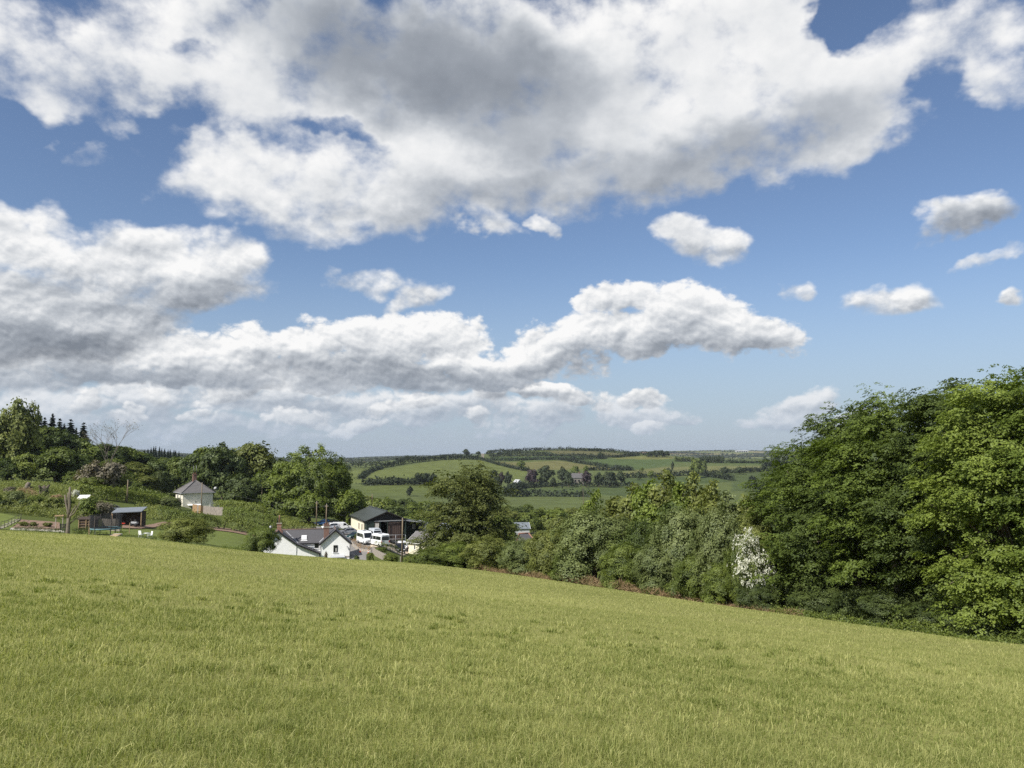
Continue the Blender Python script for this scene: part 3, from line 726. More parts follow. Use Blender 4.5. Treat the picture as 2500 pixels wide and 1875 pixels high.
# the great domed tree over the cottage
E = [(0, 0, 9.8, 10.6, 10.6, 10.0)] + [(7.5 * math.cos(a * 2.4), 7.5 * math.sin(a * 2.4), 7 + 4.5 * math.sin(a * 1.7), 3.6, 3.6, 3.2) for a in range(9)] + [(7 * math.cos(a), 7 * math.sin(a), 4.5, 4.2, 4.2, 3.8) for a in (.2, 1.3, 2.4, 3.5, 4.6, 5.6)]
kind('dome', E, make_crown('crown', M['beech_leaf'], E, 3600, 14, .72, .44, 172, .65, .5, spread=.28, sub=8, rb=1.2, rough=.05, ncore=3000), 'bark', .5, 10, 71)
# scrub: low wide bushes
for j in range(2):
    E = lobes(4.0, 6.0, 8, 120 + j, .0, .8)
    kind('scrub%d' % j, E, make_crown('crown', M['olive_leaf'], E, 500, 9, .52, .38, 130 + j, .65, .5, sub=6, rb=.85), 'bark', .08, 5, 50 + j, .6, fork=.05)
# far trees
for j in range(3):
    E = lobes(13.0, 12.5, 7, 140 + j, [.02, .12, .2][j])
    kind('far%d' % j, E, make_crown('crown', M['far_leaf'], E, 320, 5, 1.0, 1.05, 150 + j, .75, .5, sub=5, rb=1.7), 'bark', .35, 4, 60 + j)
# spruce
def spruce_mesh(seed, h=20.0, w=5.4):
    g = np.random.default_rng(seed); Cs = []; Ns = []; Ls = []; Ts = []
    nb = 520
    z = h * (1 - g.uniform(0, 1, nb) ** .62 * .93); a = g.uniform(0, 6.28, nb); rmax = w * .5 * (1 - z / h) ** .85 * g.uniform(.7, 1.12, nb) + .12
    for q in np.linspace(.15, 1, 5):
        o = np.stack([np.cos(a), np.sin(a), -.35 * q * np.ones(nb)], 1)
        Cs.append(np.stack([np.cos(a) * rmax * q, np.sin(a) * rmax * q, z - rmax * q * .32], 1)); Ns.append(nrm(np.stack([np.cos(a) * .4, np.sin(a) * .4, np.ones(nb)], 1) + g.normal(0, .25, (nb, 3)))); Ts.append(nrm(o))
        Ls.append(.7 + rmax * .42)
    C = np.concatenate(Cs); l = np.concatenate(Ls)
    V = leaf_arrays(C, np.concatenate(Ns), l * 1.2, l * .8, g, np.concatenate(Ts))
    return leaf_mesh('crown', V, np.tile(g.uniform(.1, .9, nb), 5), M['spruce_needle'])
for j in range(2):
    mb = MB(); mb.tube([(0, 0, -.5), (0, 0, 10), (0, 0, 19.6)], [.28, .17, .03], 7)
    tm = mb.mesh('trunk'); tm.materials.append(M['bark'])
    KIND['spruce%d' % j] = (spruce_mesh(160 + j), tm, 20.0, 5.4)
# nearly leafless tree
def bare_meshes(seed, h=15.0):
    rr = random.Random(seed); mb = MB(); tips = []
    def grow(p, d, l, r, lev):
        q = p + d * l * .5 + Vector((rr.uniform(-1, 1), rr.uniform(-1, 1), rr.uniform(0, .6))) * l * .06
        e = p + d * l
        mb.tube([p, q, e], [r, r * .82, r * .64], 6 if lev < 2 else 4, False)
        if lev >= 5: tips.append(e); return
        for i in range(rr.choice((2, 3, 3)) if lev else 4):
            ax = Vector((rr.uniform(-1, 1), rr.uniform(-1, 1), rr.uniform(-.35, .45)))
            grow(e if i < 2 else p.lerp(e, rr.uniform(.55, .9)), (d + ax * (.48 if lev < 1 else .62 if lev < 3 else .9)).normalized(), l * rr.uniform(.66, .80), r * .58, lev + 1)
    grow(Vector((0, 0, -.4)), Vector((.03, 0, 1)), h * .36, .17, 0)
    me = mb.mesh('trunk'); me.materials.append(M['twig'])
    g = np.random.default_rng(seed); T = np.array([tuple(t) for t in tips])
    C = np.repeat(T, 2, 0) + g.normal(0, .3, (len(T) * 2, 3)); V = leaf_arrays(C, rand_dir(g, len(C)), .26, .14, g)
    return leaf_mesh('crown', V, g.uniform(0, 1, len(C)), M['twig_leaf']), me, max(t.z for t in tips), 9.5
KIND['bare'] = bare_meshes(5)
def smooth_label(l): return l
def plant(key, px, d, top=None, wpx=None, label='', cat='tree', name='tree', mat=None, group=None, h=None, w=None, rz=None, bark=None, pos=None, sink=0.0):
    """a tree or shrub standing on the ground: height from the picture row of its top, width in picture pixels"""
    cm, tm, H, Wd = KIND[key]
    p = Vector(pos) if pos is not None else at(px, d)
    p.z -= sink
    if h is None: h = -vz(top) * p.y - p.z
    if w is None: w = wpx / FPX * p.y
    r = empty(name, p, random.uniform(0, 6.28) if rz is None else rz, label, cat, group)
    r.scale = (w / Wd, w / Wd, h / H)
    for nm, me in (('trunk', tm), ('crown', cm)):
        o = link(nm, me, r)
        mt = bark if nm == 'trunk' else mat
        if mt: o.material_slots[0].link = 'OBJECT'; o.material_slots[0].material = M[mt]
    return r
def hedge(name, pts, h, w, leaf, dens, mat, label, cat='hedge', seed=1, per=7, group=None, top_jit=.12, kind_=None, stems=True, asp=.65):
    """a hedge along world points: clumps of leaves over its top and flanks, stems inside"""
    g = np.random.default_rng(seed); P = np.array([(q[0], q[1]) for q in pts], float)
    seg = np.linalg.norm(np.diff(P, axis=0), axis=1); s = np.concatenate([[0], np.cumsum(seg)])
    k = max(int(s[-1] * dens), 12)
    t = g.uniform(0, s[-1], k); x = np.interp(t, s, P[:, 0]); y = np.interp(t, s, P[:, 1])
    i = np.clip(np.searchsorted(s, t) - 1, 0, len(seg) - 1); dr = nrm(np.diff(P, axis=0))[i]; nx, ny = dr[:, 1], -dr[:, 0]
    an = g.uniform(-.15, pi + .15, k)
    hh = h * (1 + top_jit * (np.sin(t * 1.3 / max(w, .4) + seed) * .5 + np.sin(t * .37 / max(w, .4)) * .8) + g.normal(0, top_jit * .4, k))
    rr = 1 - np.abs(g.normal(0, .14, k))
    off = np.cos(an) * w * .5 * rr; zz = np.maximum(np.sin(an), 0) ** .55 * hh * rr
    zz = np.where(np.abs(np.cos(an)) > .8, g.uniform(.05, 1, k) * hh, zz)
    xx = x + nx * off; yy = y + ny * off; z = Z(xx, yy) + zz
    c = np.stack([xx, yy, z], 1); n = nrm(np.stack([nx * np.cos(an), ny * np.cos(an), np.sin(an) + .35], 1))
    V, tt = clumps(g, c, n, leaf * 2.0 * g.uniform(.7, 1.3, k), per, .5, leaf, asp, .6)
    mid = P[len(P) // 2]; o = np.array([mid[0], mid[1], Z1(*mid)])
    root = empty(name, o, 0, label, cat, group)
    if kind_: root['kind'] = kind_
    link('foliage', leaf_mesh('foliage', V - o, tt, M[mat]), root)
    if stems:
        mb = MB(); ns = int(min(max(s[-1] / max(h, .5), 3), 26))
        for q in np.linspace(.02, .98, ns):
            X = float(np.interp(q * s[-1], s, P[:, 0])) + g.normal(0, w * .1); Y_ = float(np.interp(q * s[-1], s, P[:, 1])); zg = Z1(X, Y_)
            b = Vector((X, Y_, zg - .1)) - Vector(o)
            mb.tube([b, b + Vector((g.normal(0, .1) * h, g.normal(0, .1) * h, h * .75))], [.05 * max(h, .4), .02 * max(h, .4)], 5, False)
        mb.build('stems', M['bark'], root)
    return root
def cover(name, poly, dens, leaf, hmax, mat, label=None, seed=1, per=6, asp=.6, kind_='stuff', up=1.0, cat=None, spike=False):
    """uncountable ground cover over a world outline"""
    g = np.random.default_rng(seed); P = np.array([(q[0], q[1]) for q in poly]); lo = P.min(0); hi = P.max(0)
    n = int((hi - lo).prod() * dens); x = g.uniform(lo[0], hi[0], n); y = g.uniform(lo[1], hi[1], n); k = inpoly(x, y, P); x = x[k]; y = y[k]
    hill = .5 + .5 * np.sin(x * .9 + seed) * np.sin(y * .7 + 2 * seed); hill = .35 + .65 * hill
    z = Z(x, y) + hmax * hill * g.uniform(.1, 1, len(x))
    c = np.stack([x, y, z], 1)
    if spike:
        T = nrm(np.stack([g.normal(0, .7, len(x)), g.normal(0, .7, len(x)), g.uniform(.1, 1, len(x))], 1))
        V = leaf_arrays(c, nrm(np.cross(T, rand_dir(g, len(x)))), leaf * g.uniform(.5, 1.4, len(x)), leaf * asp, g, T); t = g.uniform(0, 1, len(x))
    else:
        n_ = nrm(np.stack([g.normal(0, .45, len(x)), g.normal(0, .45, len(x)) - .25, np.full(len(x), up)], 1))
        V, t = clumps(g, c, n_, leaf * 2.2, per, .5, leaf, asp, .7)
    o = np.array([P[:, 0].mean(), P[:, 1].mean(), 0.0]); o[2] = Z1(o[0], o[1])
    ob = link(name, leaf_mesh(name, V - o, t, M[mat])); ob.location = o
    return tag(ob, label, cat, kind=kind_)

# ------------------------------------------------------------------ meadow grass
def fld_noise(x, y, s, seed):
    """cheap smooth noise for patches of different grass"""
    g = np.random.default_rng(seed); r = 0
    for i in range(7):
        a = g.uniform(0, 6.28); f = s * g.uniform(.6, 2.2); p = g.uniform(0, 6.28)
        r = r + np.sin((x * math.cos(a) + y * math.sin(a)) * f + p + 1.3 * np.sin((x * math.sin(a) - y * math.cos(a)) * f * .7 + p))
    return r / 7
EDGE_U = np.array([ux(p, q) for p, d, q in EDGE]); EDGE_D = np.array([d for p, d, q in EDGE], float)
def build_grass():
    g = np.random.default_rng(11); Vs = []; Ts = []; F3 = []
    def band(d0, d1, dens, hgt, wid, bend, um=.80, one=False):
        n = int(um * (d1 * d1 - d0 * d0) * dens)
        y = np.sqrt(g.uniform(d0 * d0, d1 * d1, n)); u = g.uniform(-um, um, n); x = u * y
        k = y < np.interp(u, EDGE_U, EDGE_D) + np.where(u > -.1, .5, 6.0) ; x = x[k]; y = y[k]; n = len(x)
        patch = fld_noise(x, y, .55, 3); tuft = fld_noise(x, y, 4.2, 5); fine = fld_noise(x, y, 12.0, 6)
        keep = g.uniform(0, 1, n) < .62 + .25 * tuft + .15 * fine; x = x[keep]; y = y[keep]; patch = patch[keep]; tuft = tuft[keep]; fine = fine[keep]; n = len(x)
        z = Z(x, y)
        h = hgt * (1 + .35 * tuft + .12 * patch + .40 * fine) * g.uniform(.45, 1.25, n)
        seedhead = g.uniform(0, 1, n) < .05 + .04 * patch
        h = np.where(seedhead, h * 1.35 + .02, h)
        a = g.uniform(0, 6.28, n); ln = np.abs(g.normal(0, bend, n)) * h
        lx = np.cos(a) * ln + .06 * h; ly = np.sin(a) * ln - .03 * h
        w = wid * g.uniform(.6, 1.4, n); w = np.where(seedhead, w * .8, w)
        s = g.uniform(0, 6.28, n); bx = np.cos(s) * w * .5; by = np.sin(s) * w * .5
        z0 = z - .01
        P0 = np.stack([x - bx, y - by, z0], 1); P1 = np.stack([x + bx, y + by, z0], 1)
        mx = x + lx * .38; my = y + ly * .38; mz = z + h * .62
        P2 = np.stack([mx + bx * .8, my + by * .8, mz], 1); P3 = np.stack([mx - bx * .8, my - by * .8, mz], 1)
        tz = z + h * np.clip(1 - (ln / np.maximum(h, 1e-3)) ** 2 * .30, .30, 1)
        P4 = np.stack([x + lx + bx * .25, y + ly + by * .25, tz], 1); P5 = np.stack([x + lx - bx * .25, y + ly - by * .25, tz], 1)
        q = np.stack([P0, P1, P2, P3, P3, P2, P4, P5], 1).reshape(-1, 3)
        t = .29 + .13 * patch - .12 * tuft + .17 * fine + .05 * fld_noise(x, y, .13, 8) + g.normal(0, .16, n)
        t = np.where(seedhead, t + g.uniform(.15, .42, n), t)
        t = np.where(g.uniform(0, 1, n) < .045, g.uniform(.75, 1.0, n), t)
        tip = np.clip(t + .08, 0, 1)
        if one:
            Vs.append(np.stack([P0, P1, P4, P5], 1).reshape(-1, 3)); Ts.append(np.stack([t - .04, t - .04, tip, tip], 1).ravel())
        else:
            Vs.append(q); Ts.append(np.stack([t - .06, t - .06, t, t, t, t, tip, tip], 1).ravel())
    band(3.4, 8, 4600, .074, .0040, 1.0)
    band(8, 14, 1700, .070, .0066, 1.0)
    band(14, 26, 640, .064, .0110, 1.0, one=True)
    band(26, 50, 160, .060, .0185, 1.0, one=True)
    band(50, 122, 36, .060, .036, 1.0, one=True)
    # tussocks: longer, darker or strawy tufts scattered through the sward
    nt_ = 620; ty = 3.6 + 15 * g.uniform(0, 1, nt_) ** 1.2; tx = g.uniform(-.78, .78, nt_) * ty; per = 46
    k = ty < np.interp(tx / ty, EDGE_U, EDGE_D) - 1; tx = tx[k]; ty = ty[k]; nt_ = len(tx)
    rad = g.uniform(.06, .26, nt_); tone = np.where(g.uniform(0, 1, nt_) < .62, g.uniform(.06, .24, nt_), g.uniform(.28, .50, nt_)); hh = g.uniform(.06, .125, nt_)
    a = g.uniform(0, 6.28, (nt_, per)); q = np.abs(g.normal(0, 1, (nt_, per))) * rad[:, None]
    x = (tx[:, None] + np.cos(a) * q).ravel(); y = (ty[:, None] + np.sin(a) * q).ravel(); z = Z(x, y)
    h = (hh[:, None] * g.uniform(.5, 1.2, (nt_, per))).ravel(); ln = np.abs(g.normal(0, .7, nt_ * per)) * h; a = a.ravel() + g.normal(0, .6, nt_ * per)
    lx = np.cos(a) * ln; ly = np.sin(a) * ln; w = np.maximum(.0042, .0011 * y); sd = g.uniform(0, 6.28, nt_ * per); bx = np.cos(sd) * w * .5; by = np.sin(sd) * w * .5
    tz = z + h * np.clip(1 - (ln / h) ** 2 * .3, .35, 1); mx = x + lx * .38; my = y + ly * .38; mz = z + h * .62
    P = [np.stack(p, 1) for p in ((x - bx, y - by, z - .01), (x + bx, y + by, z - .01), (mx + bx * .8, my + by * .8, mz), (mx - bx * .8, my - by * .8, mz), (x + lx + bx * .2, y + ly + by * .2, tz), (x + lx - bx * .2, y + ly - by * .2, tz))]
    Vs.append(np.stack([P[0], P[1], P[2], P[3], P[3], P[2], P[4], P[5]], 1).reshape(-1, 3))
    t = np.repeat(tone, per) + g.normal(0, .10, nt_ * per) + .06; Ts.append(np.stack([t - .05, t - .05, t, t, t, t, t + .08, t + .08], 1).ravel())
    V = np.concatenate(Vs); T = np.clip(np.concatenate(Ts), 0, 1)
    me = bpy.data.meshes.new('meadow_grass'); fast_mesh(me, V, np.arange(len(V)).reshape(-1, 4))
    a = me.attributes.new('tint', 'FLOAT', 'POINT'); a.data.foreach_set('value', T.astype(np.float32))
    me.materials.append(M['grass_blade'])
    return tag(link('meadow_grass', me), 'long meadow grass with pale seed heads across the sloping field', kind='stuff')
meadow = build_grass()

# ================================================================== buildings
def slab(mb, pts, t):
    """a flat plate: corner points of its upper face, thickness below it"""
    p = [Vector(q) for q in pts]; n = (p[1] - p[0]).cross(p[2] - p[0]).normalized()
    if n.z < 0: n = -n
    lo = [q - n * t for q in p]; k = len(p)
    return mb.add(p + lo, [tuple(range(k)), tuple(range(2 * k - 1, k - 1, -1))] + [(i, k + i, k + (i + 1) % k, (i + 1) % k) for i in range(k)])
def plate(name, pts, t, mat, parent):
    mb = MB(); slab(mb, pts, t); return mb.build(name, M[mat], parent)
def bar(name, a, b, w, h, mat, parent):
    """a square-sawn bar from a to b"""
    a = Vector(a); b = Vector(b); d = (b - a); l = d.length; d.normalize()
    s = d.cross(Vector((0, 0, 1))); s = s.normalized() if s.length > 1e-4 else Vector((1, 0, 0)); u = s.cross(d).normalized()
    vs = [p + s * sx * w / 2 + u * sz * h / 2 for p in (a, b) for sx, sz in ((-1, -1), (1, -1), (1, 1), (-1, 1))]
    mb = MB(); mb.add(vs, [(0, 1, 2, 3), (7, 6, 5, 4), (0, 4, 5, 1), (1, 5, 6, 2), (2, 6, 7, 3), (3, 7, 4, 0)])
    return mb.build(name, M[mat], parent)
def window(parent, x, y, z, w, h, frame='black_paint', pane='window_dark', axis='y', s=-1, bars=1, sill=True, fw=.07, curtain=False):
    """window in a wall facing along axis; s: side of the wall it looks out to"""
    def P(a, o, c): return (x + a, y + s * o, z + c) if axis == 'y' else (x + s * o, y + a, z + c)
    def D(a, o, c): return (a, o, c) if axis == 'y' else (o, a, c)
    f = MB()
    for a, c, da, dc in ((0, h / 2 - fw / 2, w, fw), (0, -h / 2 + fw / 2, w, fw), (-w / 2 + fw / 2, 0, fw, h - 2 * fw), (w / 2 - fw / 2, 0, fw, h - 2 * fw)):
        f.box(P(a, .03, c), D(da, .06, dc))
    for i in range(bars):
        f.box(P(-w / 2 + w * (i + 1) / (bars + 1), .025, 0), D(fw * .7, .04, h - 2 * fw))
    fo = f.build('window', M[frame], parent)
    MB().box(P(0, .008, 0), D(w - 2 * fw, .012, h - 2 * fw)).build('pane', M[pane], fo)
    if curtain:
        MB().box(P(.1, .018, -h * .14), D(w * .22, .008, h * .5)).build('curtain', M['curtain'], fo)
    if sill: MB().box(P(0, .07, -h / 2 - .06), D(w + .25, .14, .09)).build('sill', M['white_paint'], fo)
    return fo
def chimney(parent, x, y, z0, z1, w, mat='brick', pots=2, pot_h=.5, name='chimney'):
    c = MB().box((x, y, (z0 + z1) / 2), (w, w * .9, z1 - z0)).build(name, M[mat], parent, .02)
    MB().box((x, y, z1 + .06), (w * 1.22, w * 1.1, .14)).box((x, y, z1 - .55), (w * 1.08, w * .98, .07)).build('cap', M['stone' if mat != 'brick' else mat], c, .02)
    for i in range(pots):
        px = x + (i - (pots - 1) / 2) * w * .45
        MB().tube([(px, y, z1 + .12), (px, y, z1 + .12 + pot_h * .8), (px, y, z1 + .12 + pot_h)], [.14, .11, .15], 10).build('chimney_pot', M['terracotta'], c)
    return c
def cottage():
    p = at(762, 145); p.z = -21.2
    r = empty('white_cottage', p, R(15), 'white rendered cottage with slate roof and two gables facing the meadow', 'house')
    def gable(x0, xa, x1, ze0, za, ze1, y0, y1):
        MB().prism([(x0, -.8), (x1, -.8), (x1, ze1), (xa, za), (x0, ze0)], 1, y0, y1).build('wall', M['render_white'], r)
    gable(-9.1, -6.05, -2.7, 4.25, 6.45, 3.95, 0, 6.5)
    MB().prism([(-2.695, -.8), (1.5, -.8), (1.5, 2.25), (-2.695, 3.92)], 1, .12, 2.495).build('wall', M['render_white'], r)
    gable(1.75, 4.4, 7.05, 4.05, 6.4, 4.05, -.15, 6.3)
    MB().prism([(2.5, -.8), (7.4, -.8), (7.4, 4.1), (4.95, 6.1), (2.5, 4.1)], 0, -2.69, 1.74).build('wall', M['render_white'], r)
    # roofs: left gable with its catslide, the long range behind, the right gable
    Y0, Y1 = -.42, 5.2
    rf = plate('roof', [(-6.05, Y0, 6.72), (-9.6, Y0, 4.0), (-9.6, 6.9, 4.0), (-6.05, 6.9, 6.72)], .16, 'slate', r)
    rf = plate('roof', [(-6.05, Y0, 6.72), (-2.62, Y0, 4.2), (-2.62, 6.0, 4.2), (-6.05, 6.9, 6.72)], .16, 'slate', r)
    cs = plate('roof', [(-2.62, -.30, 4.19), (1.72, -.30, 2.36), (1.72, 2.46, 2.36), (-2.62, 2.46, 4.19)], .15, 'slate', r)
    MB().box((.1, 1.2, 3.13), (1.1, .5, .08), 0, 0, math.atan(1.83 / 4.34)).build('roof_light', M['window_dark'], cs)
    mr = plate('roof', [(-5.6, 2.15, 4.02), (3.0, 2.15, 4.02), (4.2, 4.95, 6.36), (-5.6, 4.95, 6.36)], .16, 'slate', r)
    plate('roof', [(-6.3, 7.8, 4.02), (4.4, 7.8, 4.02), (4.4, 4.96, 6.36), (-6.3, 4.96, 6.36)], .16, 'slate', r)
    MB().tube([(-5.7, 4.95, 6.38), (4.4, 4.95, 6.38)], .11, 8).build('ridge', M['ridge_tile'], r)
    ang = math.atan2(2.34, 2.8)
    sk = MB().box((-1.35, 3.12, 4.95), (.95, 1.15, .14), 0, ang).build('skylight', M['white_paint'], mr)
    MB().box((-1.35, 3.07, 5.02), (.72, .88, .03), 0, ang).build('pane', M['lamp_glass'], sk)
    MB().box((-1.35, 2.50, 4.44), (1.2, .16, .05), 0, ang).build('flashing', M['white_paint'], sk)
    plate('roof', [(4.4, Y0 - .15, 6.68), (1.42, Y0 - .15, 4.02), (1.42, 5.6, 4.02), (4.4, 6.6, 6.68)], .16, 'slate', r)
    plate('roof', [(4.4, Y0 - .15, 6.68), (7.38, Y0 - .15, 4.02), (7.38, 6.6, 4.02), (4.4, 6.6, 6.68)], .16, 'slate_old', r)
    MB().tube([(4.4, -.5, 6.7), (4.4, 6.6, 6.7)], .11, 8).build('ridge', M['ridge_tile'], r)
    MB().tube([(-6.05, -.3, 6.74), (-6.05, 6.8, 6.74)], .10, 8).build('ridge', M['slate'], r)
    # lead valleys
    bar('valley', (-4.7, 4.6, 6.12), (-3.72, 3.55, 5.24), .14, .05, 'lead', r); bar('valley', (-3.6, 3.4, 5.13), (-2.45, 2.16, 4.12), .16, .05, 'lead', r)
    bar('valley', (1.5, 2.2, 4.12), (3.2, 3.9, 5.6), .16, .05, 'lead', r)
    # black barge boards and gutters
    for a, b in (((-6.05, -.45, 6.58), (-9.62, -.45, 3.86)), ((-6.05, -.45, 6.58), (-2.6, -.45, 4.06)), ((-2.6, -.45, 4.06), (1.75, -.45, 2.2)),
                 ((4.4, -.6, 6.54), (1.38, -.6, 3.86)), ((4.4, -.6, 6.54), (7.42, -.6, 3.86))):
        bar('barge_board', a, b, .06, .26, 'black_paint', r)
    bar('gutter', (-2.6, 2.05, 3.93), (1.45, 2.05, 3.93), .14, .12, 'black_paint', r)
    bar('gutter', (7.44, -.55, 3.93), (7.44, 6.5, 3.93), .13, .12, 'black_paint', r)
    bar('downpipe', (7.12, -.22, 3.8), (7.12, -.22, -.4), .09, .09, 'black_paint', r)
    bar('downpipe', (1.66, -.24, 2.1), (1.66, -.24, -.4), .09, .09, 'black_paint', r)
    bar('downpipe', (1.68, -.22, 3.9), (1.68, -.22, 2.4), .06, .06, 'black_paint', r)
    window(r, 4.45, -.15, 3.05, .78, 1.35, curtain=True, bars=0)
    window(r, 1.02, 2.5, 3.42, .75, .85, bars=0)
    # bay under a lead roof, with hanging baskets
    bay = MB().box((4.9, -.55, .55), (2.4, .8, 2.0)).build('bay_window', M['galvanised'], r)
    plate('bay_roof', [(3.6, -1.1, 1.56), (6.2, -1.1, 1.56), (6.1, -.16, 1.85), (3.7, -.16, 1.85)], .08, 'lead', bay)
    for i in range(4): MB().box((4.06 + i * .56, -.965, .75), (.46, .03, 1.2)).build('pane', M['window_dark'], bay)
    MB().box((6.5, -.19, 1.55), (.9, .04, .22)).build('house_sign', M['timber_grey'], r)
    lp = MB().tube([(6.62, -.16, 3.35), (6.62, -.32, 3.35)], .12, 10).build('wall_lamp', M['plastic_grey'], r)
    MB().box((6.62, -.36, 3.25), (.22, .1, .22)).build('lamp_glass', M['lamp_glass'], lp)
    # chimneys
    c = chimney(r, -5.9, 1.0, 5.9, 7.9, .78, 'terracotta', 1, 1.4)
    MB().box((-5.9, 1.0, 6.35), (1.35, 1.1, .5)).build('brick_base', M['brick'], c, .02)
    MB().tube([(-6.25, 1.1, 8.0), (-6.25, 1.1, 9.0)], .07, 8).build('flue', M['black_paint'], c)
    c = chimney(r, 2.75, 1.6, 4.3, 7.3, .98, 'brick', 2, .38)
    MB().box((2.75, 1.6, 7.02), (1.18, 1.06, .22)).build('corbel', M['stone'], c, .02)
    dish = MB().tube([(-7.5, 1.1, 7.2), (-7.42, 1.0, 7.25)], [.05, .35], 12).build('satellite_dish', M['ceramic_dish'], r)
    MB().tube([(-7.5, 1.1, 7.2), (-7.3, 1.6, 5.6)], .03, 6).build('dish_arm', M['galvanised'], dish)
    return r
cottage()
def cream_house():
    p = at(482, 224); p.z = -17.1
    r = empty('cream_house', p, R(37), 'cream rendered two-storey house with hipped slate roof on the hillside', 'house')
    w, d, e, t = 8.4, 8.2, 5.5, 8.9
    MB().box((0, d / 2, e / 2 - .4), (w, d, e + .8)).build('wall', M['render_cream'], r)
    o = .5; a, b = -.9, .9
    mid0 = (0, d * .42, t); mid1 = (0, d * .58, t)
    for q in ([(-w / 2 - o, -o, e), (w / 2 + o, -o, e), mid0], [(w / 2 + o, d + o, e), (-w / 2 - o, d + o, e), mid1],
              [(-w / 2 - o, d + o, e), (-w / 2 - o, -o, e), mid0, mid1], [(w / 2 + o, -o, e), (w / 2 + o, d + o, e), mid1, mid0]):
        plate('roof', q, .14, 'slate_old', r)
    for q in ((-w / 2 - o, -o), (w / 2 + o, -o), (-w / 2 - o, d + o), (w / 2 + o, d + o)):
        m_ = mid0 if q[1] < 0 else mid1
        MB().tube([(q[0], q[1], e + .03), (m_[0], m_[1], t + .05)], .13, 6).build('hip_tile', M['slate_old'], r)
    bar('gutter', (-w / 2 - o, -o - .04, e - .1), (w / 2 + o, -o - .04, e - .1), .12, .14, 'lead', r)
    bar('gutter', (-w / 2 - o - .04, -o, e - .1), (-w / 2 - o - .04, d + o, e - .1), .12, .14, 'lead', r)
    bar('downpipe', (w / 2 - .7, -.06, e - .2), (w / 2 - .7, -.06, -.2), .1, .1, 'white_paint', r)
    chimney(r, -.1, d * .5, t - .4, t + 1.7, 1.0, 'brick', 2, .4)
    window(r, -w / 2, 2.2, 4.2, .8, 1.2, 'white_paint', axis='x', s=-1, bars=1)
    window(r, -w / 2, 5.6, 4.2, 1.2, 1.2, 'white_paint', axis='x', s=-1, bars=1)
    window(r, -w / 2, 5.6, 1.4, 1.2, 1.2, 'white_paint', axis='x', s=-1, bars=1)
    window(r, -1.3, 0, 1.0, 1.1, 1.0, 'white_paint', bars=1)
    pr = plate('porch_roof', [(-2.9, -1.3, 1.9), (.9, -1.3, 1.9), (.9, -.02, 2.2), (-2.9, -.02, 2.2)], .12, 'white_paint', r)
    MB().box((-.5, -.03, 2.75), (.3, .06, .3)).build('wall_lamp', M['plastic_grey'], r)
    # side extension at the right
    MB().box((w / 2 + 1.1, 3.2, 1.1), (2.19, 4.5, 3.0)).build('wall', M['render_cream'], r)
    plate('roof', [(w / 2 + 2.4, .8, 2.6), (w / 2 + 2.4, 5.6, 2.6), (w / 2 + .02, 5.6, 3.5), (w / 2 + .02, .8, 3.5)], .12, 'slate_old', r)
    # arched lean-to on the left flank
    MB().box((-w / 2 - 1.2, 3.4, .7), (2.39, 4.0, 2.4)).build('wall', M['render_cream'], r)
    plate('roof', [(-w / 2 - 2.7, 1.2, 1.75), (-w / 2 - 2.7, 5.6, 1.75), (-w / 2 - .02, 5.6, 3.1), (-w / 2 - .02, 1.2, 3.1)], .14, 'slate_old', r)
    dish = MB().tube([(w / 2 + .75, .2, 6.5), (w / 2 + .7, .05, 6.52)], [.06, .5], 14).build('satellite_dish', M['ceramic_dish'], r)
    MB().tube([(w / 2 + .75, .2, 6.5), (w / 2 + .7, .3, 5.2)], .05, 6).build('dish_arm', M['galvanised'], dish)
    for q in (-.5, .35): MB().tube([(q, d * .5, t + 1.8), (q, d * .5, t + 4.4)], .03, 5).build('aerial', M['galvanised'], r)
cream_house()
